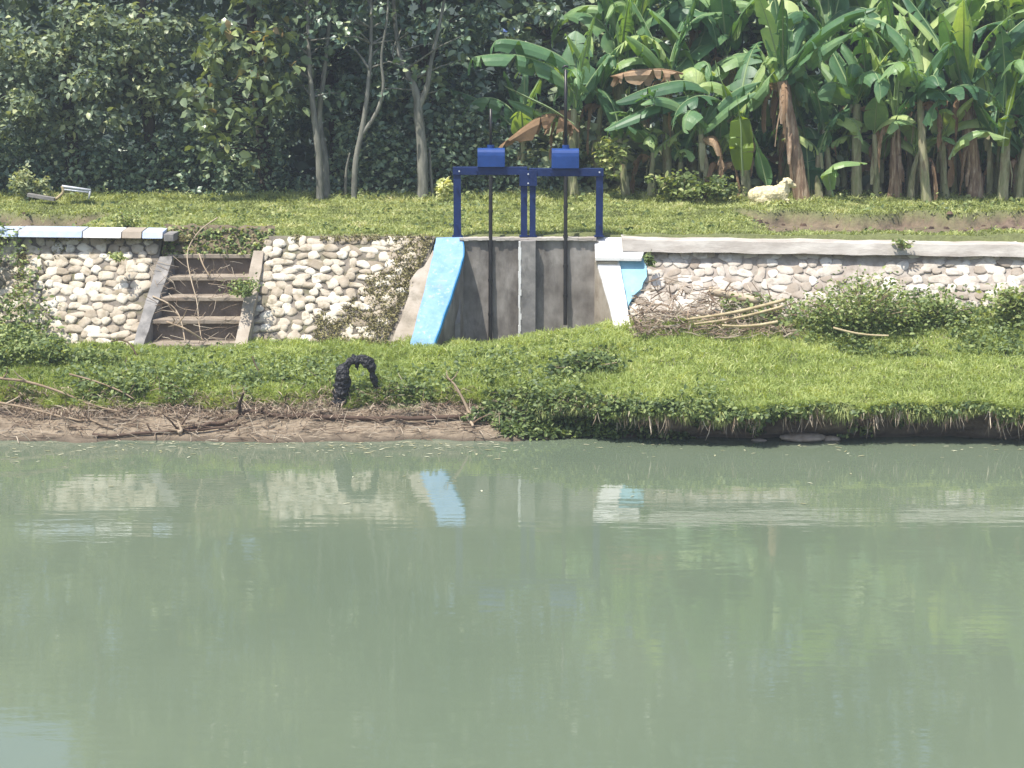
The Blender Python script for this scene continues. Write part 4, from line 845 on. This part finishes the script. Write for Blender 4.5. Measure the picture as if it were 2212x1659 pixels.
n = 5200; x = rng.uniform(.2, 10, n); Y = rng.uniform(31.7, 33.4, n); z = 1.9 + rng.random(n)*1.7*np.clip(1.8*fbm(x*1.3+3, Y*1.1)-.2,.1,1.2)
tag(scatter_leaves('grove_undergrowth', np.stack([x,Y,z],-1), rng.uniform(.1,.3,n), M['leafmid'], rv=np.clip(rng.normal(.5,.28,n),0,1), up=.6, asp=1.1), 'broad leaved plants growing between the banana stems', 'undergrowth', kind='stuff')
rs = random.Random(99)
LB = ['upright','drooping','half hidden','tattered','slim','leafy']
for i, (px, Yb, tp_, ll_, nl_, dr_, lab) in enumerate([
    (1500,31.9,200,1.8,8,0,'banana plant between the orange dead leaf and the glowing yellow green leaf'),
    (1690,31.9,230,1.7,8,0,'banana plant half hidden behind the sheep'),
    (1790,31.4,280,1.5,7,0,'short banana plant just right of the shaggy leaning plant'),
    (1880,31.9,210,1.8,8,0,'banana plant just behind the pale stemmed one'),
    (1965,31.7,300,1.4,7,0,'short banana plant tucked left of the slender tall trunk'),
    (2060,31.5,290,1.5,7,0,'short banana plant filling the gap left of the stout brown one'),
    (2195,31.7,220,1.7,8,1,'brown stemmed banana plant at the far right edge'),
    (1290,31.9,220,1.6,8,0,'banana plant rising behind the right gearbox'),
    (1390,32.5,80,2.1,9,0,'tall banana plant at the back, above the orange dead leaf'),
    (1490,32.7,60,2.1,9,0,'tall banana plant at the back, left of the middle of the grove'),
    (1680,32.9,60,2.2,9,0,'tall banana plant at the back, above the sheep'),
    (1860,32.9,50,2.2,9,0,'tall banana plant at the back, above the pale stem'),
    (1560,31.3,345,1.2,7,0,'knee high banana sucker at the foot of the glowing leaf'),
    (1470,31.5,350,1.2,7,0,'knee high banana sucker left of the glowing leaf'),
    (1820,31.9,350,1.3,7,0,'knee high banana sucker beside the shaggy trunk foot'),
    (1985,31.9,350,1.3,7,0,'knee high banana sucker behind the slender tall trunk'),
    (2090,31.9,345,1.3,7,0,'knee high banana sucker behind the stout brown plant'),
    (2210,31.3,340,1.3,7,0,'knee high banana sucker at the right edge'),
    (1530,31.1,290,1.3,7,0,'waist high banana plant left of the glowing yellow green leaf'),
    (1700,31.7,270,1.4,7,0,'banana plant whose leaves fan out above the back of the sheep'),
    (1770,31.2,330,1.2,7,0,'low banana plant in front, right of the shaggy leaning plant'),
    (1895,31.3,290,1.4,7,0,'waist high banana plant between the pale stem and the brown stem'),
    (1965,31.2,335,1.2,7,0,'low banana plant in front, left of the slender tall trunk'),
    (2045,31.2,300,1.3,7,0,'waist high banana plant right of the slender tall trunk'),
    (2135,31.4,270,1.4,7,0,'banana plant whose leaves cover the stout brown stem'),
    (2200,31.1,300,1.3,7,0,'waist high banana plant in front at the right edge'),
    (1350,31.4,300,1.3,7,0,'waist high banana plant just right of the right gearbox'),
    (1985,32.9,40,2.2,9,0,'tall banana plant at the back, above the slender trunk'),
    (2140,32.8,50,2.2,9,0,'tall banana plant at the back, above the stout brown stem')]):
    banana(lab, px, Yb, tp_, rs.uniform(-20,20), .07+.02*(ll_ > 1.6), nl_, ll_, dry=bool(dr_), seed=60+i, drynum=rs.choice([0,1,2]))

# ------------------------------------------------------------------ sheep
def sheep():
    b0 = at(1662, 433, 30.35); sx = 1/131.8
    root = empty('sheep', b0, 'cream woolly sheep lying in the grass facing right, in front of the bananas', 'sheep')
    def P(px, py, dy=0): return at(px, py+2, 30.35+dy)
    # one continuous body: volumes fused by a voxel remesh
    bm = bmesh.new()
    for (px, py, dy, rx, ry, rz, tilt) in ((1640,420,0,.19,.17,.145,0),(1660,419,0,.24,.17,.15,.05),(1682,417,0,.16,.15,.15,.1),(1694,405,0,.085,.09,.13,-.5),(1701,392,0,.095,.08,.08,.35),(1713,398,0,.065,.045,.045,.6),
                                       (1646,430,-.13,.12,.06,.07,0),(1694,431,-.09,.1,.035,.04,0),(1660,437,-.17,.1,.025,.025,0),(1625,424,0,.06,.035,.06,0)):
        c = P(px, py, dy) - b0; g = bmesh.ops.create_icosphere(bm, subdivisions=3, radius=1)['verts']
        mt = Matrix.Translation(c) @ Matrix.Rotation(tilt, 4, 'Y') @ Matrix.Diagonal((rx, ry, rz, 1))
        for v in g: v.co = mt @ v.co
    me = bpy.data.meshes.new('body'); bm.to_mesh(me); bm.free(); o = link(bpy.data.objects.new('body', me)); o.parent = root
    m = o.modifiers.new('fuse','REMESH'); m.mode = 'VOXEL'; m.voxel_size = .014; m.use_smooth_shade = True
    m = o.modifiers.new('relax','SMOOTH'); m.iterations = 6
    tx = bpy.data.textures.new('wool_lumps','CLOUDS'); tx.noise_scale = .05; tx.noise_depth = 2
    d = o.modifiers.new('lumps','DISPLACE'); d.texture = tx; d.strength = .04; d.mid_level = .5; d.texture_coords = 'LOCAL'
    me.materials.append(M['wool'])
    for dy in (-.07,.07):
        b = MB(); p = P(1699,388,dy*1.1); b.tube([p, p+Vector((-.035,dy*.7,-.01)), p+Vector((-.075,dy*1.1,-.03))], [.02,.024,.004], 6); b.build('ear', M['face'], root, smooth=True)
        b = MB(); p = P(1712,391,dy*.8); b.tube([p+Vector((-.008,0,0)), p+Vector((.008,0,0))], .009, 8); b.build('eye', M['eye'], root)
sheep()

# ------------------------------------------------------------------ small objects
# broken metal frame at the left
fy = 30.3
root = empty('broken_metal_frame', at(130,432,fy), 'pale broken metal seat frame lying tilted at the edge of the trees', 'metal frame')
for a, c, r_ in (((134,402),(196,411),.02),((137,409),(195,416),.014)):
    b = MB(); b.tube([at(*a, fy), at(*c, fy)], r_, 8); b.build('rail', M['metalpale'], root, smooth=True)
b = MB(); p = [at(136,403,fy),at(195,412,fy),at(196,414,fy+.45),at(140,405,fy+.45)]; b.add(p+[q-Vector((0,0,.02)) for q in p], [(0,1,2,3),(7,6,5,4),(0,4,5,1),(1,5,6,2),(2,6,7,3),(3,7,4,0)]); b.build('seat_sheet', M['metalpale'], root)
b = MB(); b.tube(smooth_path([at(134,402,fy), at(136,416,fy), at(120,431,fy)],4), .024, 8); b.build('leg', M['bamboo'], root, smooth=True)
b = MB(); b.tube([at(195,411,fy), at(192,430,fy)], .016, 8); b.build('leg', M['metalpale'], root, smooth=True)
b = MB(); a, c = at(58,418,30.2), at(116,428,30.2); b.hexa([a-Vector((0,0,.05)), c-Vector((0,0,.05)), c+Vector((0,.16,-.05)), a+Vector((0,.16,-.05)), a, c, c+Vector((0,.16,0)), a+Vector((0,.16,0))]); o = b.build('plank', M['concgrey'], None); tag(o, 'flat grey plank lying in the grass left of the broken metal frame', 'plank')
# charred arched stump
def charred():
    Y = 22.28; root = empty('charred_stump', at(770,872,Y), 'charred black arched tree root standing at the edge of the grass', 'stump')
    b = MB()
    def limb(pts, rad):
        p = smooth_path([at(x,y,Y+d) for x,y,d in pts], 5); rr = np.interp(np.linspace(0,1,len(p)), np.linspace(0,1,len(rad)), rad); b.tube(p, list(rr), 9, jit=.2)
    limb([(728,878,0),(738,845,0),(740,812,-.02),(744,790,0)], [.1,.1,.095,.06])
    limb([(738,806,0),(752,784,0),(775,776,0),(796,782,0),(806,800,.02)], [.045,.05,.06,.07,.05])
    limb([(800,790,0),(808,825,.03),(818,855,.05),(820,878,.05)], [.05,.035,.035,.05])
    limb([(760,872,.1),(790,860,.1),(825,868,.1)], [.03,.05,.03])
    limb([(770,785,0),(772,800,-.02)], [.025,.01]); limb([(728,840,0),(718,865,-.04)], [.03,.015])
    o = b.build('root_arch', M['char'], root, smooth=False)
    m = o.modifiers.new('remesh','REMESH'); m.mode = 'VOXEL'; m.voxel_size = .012
    for sc, st_ in ((.09,.075),(.03,.03)):
        tx = bpy.data.textures.new('char_lumps','CLOUDS'); tx.noise_scale = sc; tx.noise_depth = 3; d = o.modifiers.new('lumps','DISPLACE'); d.texture = tx; d.strength = st_; d.texture_coords = 'LOCAL'
charred()
# sticks and branches lying around
def bankz(x, Y):
    s_ = np.linspace(.5, 9, 240); Yb, zb = bank(np.full(240, x), s_); Yb = np.maximum.accumulate(Yb); return float(np.interp(Y, Yb, zb))
def stick(name, label, pts, r0, r1, m='wood', group=None, twigs=0, cat='branch'):
    P = smooth_path([at(p[0], p[1], 21.5+(p[2]-20.7)*.6 if p[2] < 22.4 else p[2]) for p in pts], 5); base = P[0]; root = empty(name, base, label, cat, group) if twigs else None
    r0 *= 1.35; r1 *= 1.35
    P = [Vector((p.x, p.y, max(p.z, bankz(p.x, p.y)+r0*1.6))) if p.y < 22.45 else p for p in P]
    b = MB(); b.tube(P, list(np.linspace(r0, r1, len(P))), 7, r=random.uniform(.3,.8), jit=.1)
    o = b.build('stem' if twigs else name, M[m], root, smooth=True)
    if not twigs: tag(o, label, cat, group)
    else:
        for k in range(twigs):
            b = MB(); i = random.randint(2, len(P)-2); d = Vector((random.uniform(-1,1), random.uniform(-.5,.3), random.uniform(.1,1))).normalized()*random.uniform(.1,.3); b.tube([P[i], P[i]+d*.5+Vector((random.uniform(-.03,.03),0,0)), P[i]+d], [r1, r1*.8, r1*.4], 5, r=random.random()); b.build('twig', M[m], root)
    return o
GS = 'dead branches along the shore'
stick('branch', 'long dark straight branch lying on the mud below the charred stump', [(400,942,21.15),(470,920,21.35),(560,905,21.45),(700,901,21.5),(850,905,21.5),(1000,900,21.5)], .016, .022, 'wooddark', GS, 3)
stick('branch', 'forked pale branch end standing up at the right end of the long branch', [(1015,905,21.5),(1008,880,21.6),(985,835,21.7),(972,822,21.75)], .016, .007, 'wood', GS, 4)
stick('branch', 'thin pale branch running down across the bank at the left edge', [(-20,815,22.3),(60,825,22.1),(140,850,21.9),(190,872,21.7),(260,890,21.5)], .014, .008, 'wood', GS, 2)
stick('branch', 'second pale branch sloping towards the water at the left edge', [(-10,868,21.8),(60,882,21.6),(150,905,21.4),(250,930,21.2)], .013, .008, 'wood', GS, 2)
stick('branch', 'bent pale reed stem slanting across the grass right of the left edge branches', [(150,808,22.2),(210,825,22.1),(260,845,21.95),(290,862,21.9)], .01, .006, 'wood', GS, 0)
stick('branch', 'brown branch lying flat at the waterline under the left mud', [(200,948,20.9),(330,940,21.0),(460,925,21.15),(520,918,21.2)], .016, .01, 'wooddark', GS, 5)
stick('branch', 'curved root reaching down to the water right of the long branch', [(1005,895,21.5),(1018,915,21.35),(1022,945,21.1)], .02, .01, 'wood', GS, 3)
stick('branch', 'stubby pale driftwood piece upright in the shallow mud', [(385,950,20.95),(392,930,21.0),(382,908,21.1)], .02, .01, 'wood', GS, 3)
stick('branch', 'short pale stake standing in front of the long branch', [(516,950,20.9),(515,925,20.95)], .01, .007, 'wood', GS, 0)
stick('branch', 'dark thin twig leaning in the grass below the left end of the steps', [(300,778,23.6),(282,745,23.7),(262,735,23.8),(240,738,23.9)], .009, .005, 'wooddark', None, 0)
stick('branch', 'dark thin twig leaning in the grass below the right end of the steps', [(575,825,22.7),(555,795,22.9),(545,770,23.0)], .009, .005, 'wooddark', None, 0)
stick('branch', 'long thin dead vine hanging down the middle of the steps', [(470,470,25.7),(430,500,25.5),(405,545,25.35),(412,600,25.05),(425,650,24.8),(430,700,24.6),(437,742,24.35)], .0065, .005, 'wood', None, 5)
stick('branch', 'dead stem slanting across the lower two steps', [(360,695,24.5),(400,710,24.4),(440,735,24.3)], .011, .008, 'wood', None, 3)
stick('branch', 'pale dead twig crossing the third step from left', [(330,640,24.85),(370,660,24.75),(390,690,24.6),(400,740,24.3)], .009, .006, 'wood', None, 3)
stick('branch', 'small dead twig leaning on the upper steps', [(430,548,25.3),(440,575,25.15),(455,600,25.05)], .009, .006, 'wood', None, 2)
GP = 'bamboo poles leaning on the right wall'
def bamboo(label, a, c, r_, name='bamboo_pole'):
    A = at(*a); C = at(*c); b = MB(); n = 14; pts = []; rad = []
    for k in range(n*3+1):
        t = k/(n*3); pts.append(A.lerp(C, t)+Vector((0,0,-.03*math.sin(math.pi*t)))); rad.append(r_*(1.18 if k % 3 == 0 else 1)*(1-.25*t))
    b.tube(pts, rad, 9); tag(b.build(name, M['bamboo'], None, smooth=True), label, 'pole', GP)
bamboo('long bamboo pole sloping down left from the shrub, upper of the two thin ones', (1695,648,24.3), (1485,690,24.0), .024)
bamboo('long bamboo pole lying just below the other thin one', (1690,662,24.2), (1500,700,23.9), .018)
bamboo('short pale bamboo stick flat on the grass under the long poles', (1680,695,23.9), (1560,703,23.85), .02)
bamboo('thin pale bamboo stick lying in the grass right of the round shrub', (1800,708,23.5), (1920,725,23.4), .014)
b = MB(); A = at(1532,628,24.75); C = at(1640,650,24.5); b.tube([A.lerp(C,k/8) for k in range(9)], [.062,.06,.058,.06,.055,.057,.05,.052,.045], 12, jit=.05, r=.85)
b.build('log', M['wood'], None, smooth=True); tag(bpy.data.objects['log'], 'thick pale log resting on the brush pile against the right wall', 'log')
# brush pile
n = 850; x0, x1 = at(1368,680,24.5).x, at(1740,680,24.5).x
b = MB(); 
for k in range(n):
    t = random.random(); x = x0 + (x1-x0)*t**1.1; h_ = (.3*math.exp(-((t-.22)/.2)**2)+.2*math.exp(-((t-.6)/.3)**2)+.04)*random.random()
    y = random.uniform(23.95,24.7); g = .68 + max(0,(y-24.3))*1.0 ; p = Vector((x, y, g+h_)); d = Vector((random.gauss(0,1), random.gauss(0,.35), random.gauss(0,.34))).normalized()*random.uniform(.06,.32)
    r_ = random.choice([.004,.005,.007,.011]); b.tube([p-d*.5, p+Vector((0,0,random.uniform(-.02,.03))), p+d*.5], [r_,r_,r_*.6], 4, r=random.random())
tag(b.build('brush_pile', M['straw'], None), 'heap of dry sticks and straw against the wall beside the turquoise panel', 'brush pile', kind='stuff')
# dead twigs along the shore
b = MB()
for k in range(1500):
    px = random.uniform(-100, 1130); x = at(px, 900, 21.3).x; s_ = random.gauss(2.9, 1.2)
    if not .9 < s_ < 6.5: continue
    Yb, zb = bank(x, s_); p = Vector((x, float(Yb), float(zb)+random.random()*.05)); up_ = random.random() < .3
    d = Vector((random.gauss(0,1), random.gauss(0,.4), abs(random.gauss(0,.9)) if up_ else random.gauss(0,.1))).normalized()*random.uniform(.05,.3)
    r_ = random.choice([.003,.004,.006]); b.tube([p-d*.2, p+d*.4+Vector((0,0,.01)), p+d*.8], [r_,r_,r_*.5], 4, r=random.random()*(.9 if s_ > 2 else 1))
tag(b.build('shore_twigs', M['straw'], None), 'dead twigs and straw scattered over the muddy shore', 'twigs', kind='stuff')
# dead reeds on the steps
b = MB()
for k in range(90):
    px = random.uniform(325, 520); py = random.uniform(560, 740); Y = 25.47-(py-549)/194*1.07-.06; p = at(px, py, Y-.03)
    d = Vector((random.gauss(0,1), -.1, random.gauss(0,.7))).normalized()*random.uniform(.1,.4); b.tube([p-d*.5, p+Vector((random.uniform(-.03,.03),-.02,random.uniform(-.03,.03))), p+d*.5], [.004,.004,.002], 4, r=random.random())
tag(b.build('dead_stalks', M['straw'], None), 'tangle of dry stalks caught on the concrete steps', 'dry stalks', kind='stuff')
# floating bits
n = 260; P = []; 
for k in range(n):
    px = random.uniform(0, 2212) if random.random() < .4 else random.uniform(20, 1100); py = 956+abs(random.gauss(0,1))*14 if random.random()<.85 else random.uniform(960,1100)
    a = math.atan((py-CY)/F)+TH; Y = (H-WZ)/math.tan(a); P.append((at(px,py,Y).x, Y, WZ+.006))
P = np.array(P); az = rng.random(n)*6.28; V, Fs, kk = leafmesh(P, rng.uniform(.03,.11,n), np.stack([np.cos(az),np.sin(az)*.5,az*0],-1), np.array([[0,0,1.]]).repeat(n,0), .5, .15)
tag(npmesh('floating_leaves', V, Fs, M['flot'], rnd=np.repeat(rng.random(n),kk)), 'pale leaves and scum floating along the water edge', 'leaves', kind='stuff')
# rocks
def rock(label, px, py, Y, w, h, seed):
    random.seed(seed); bm = bmesh.new(); bmesh.ops.create_icosphere(bm, subdivisions=4, radius=1)
    for v in bm.verts:
        f = 1+.35*(float(fbm(v.co.x*1.6+seed, v.co.y*1.6+v.co.z*1.3))-.5)+.12*(float(fbm(v.co.x*6, v.co.z*6+v.co.y*5))-.5); v.co = Vector((v.co.x*w*f, v.co.y*w*.5*f, v.co.z*h*f))
    me = bpy.data.meshes.new('rock'); bm.to_mesh(me); bm.free(); me.materials.append(M['rock'])
    for p in me.polygons: p.use_smooth = True
    o = link(bpy.data.objects.new('rock', me)); o.location = at(px, py, Y); tag(o, label, 'rock', 'rocks at the waterline')
rock('flat pinkish rock at the waterline under the grass overhang', 1735, 945, 21.58, .27, .05, 1)
rock('smaller pale rock touching the right end of the flat pinkish one', 1795, 948, 21.58, .12, .035, 2)
rock('low pale stone at the left end of the undercut bank', 1640, 952, 21.58, .09, .025, 3)
# clods and stubs in the bare soil
random.seed(5); rb = MB()
for k in range(230):
    right = random.random() < .75
    x = random.uniform(3.6, 9.5) if right else random.uniform(-9,-6.3); y = random.uniform(26.3, 29.6); s_ = random.uniform(.015,.055)
    if float(hollow(x,y)) < .4 and random.random() < .8: continue
    z_ = float(terrace_z(x,y)); c = Vector((x,y,z_)); v = []
    for j in range(8): a = j*math.pi/4; v.append(c+Vector((math.cos(a)*s_*random.uniform(1,1.8), math.sin(a)*s_, -.01)))
    for j in range(8): a = j*math.pi/4; v.append(c+Vector((math.cos(a)*s_*.7, math.sin(a)*s_*.6, s_*random.uniform(.5,.9))))
    rb.add(v, [(j,(j+1)%8,(j+1)%8+8,j+8) for j in range(8)]+[tuple(range(8,16))], random.random())
tag(rb.build('soil_clods', M['wooddark'], None), 'loose brown clods strewn over the bare soil of the terrace', 'clods', kind='stuff')

# ------------------------------------------------------------------ haze volume added to veil and lift the dark tones
hz = MB(); hz.box((-95,-45,-1.5),(95,141,24)); m = bpy.data.materials.new('added_haze'); m.use_nodes = True; n_ = m.node_tree
for q in list(n_.nodes):
    if q.type != 'OUTPUT_MATERIAL': n_.nodes.remove(q)
v_ = n_.nodes.new('ShaderNodeVolumePrincipled'); v_.inputs['Color'].default_value = (.82,.9,1,1); v_.inputs['Density'].default_value = .0017; v_.inputs['Anisotropy'].default_value = .2
n_.links.new(v_.outputs[0], [q for q in n_.nodes if q.type == 'OUTPUT_MATERIAL'][0].inputs['Volume'])
tag(hz.build('haze', m), 'thin pale haze volume added to lift the dark tones of the view', 'haze', kind='stuff')
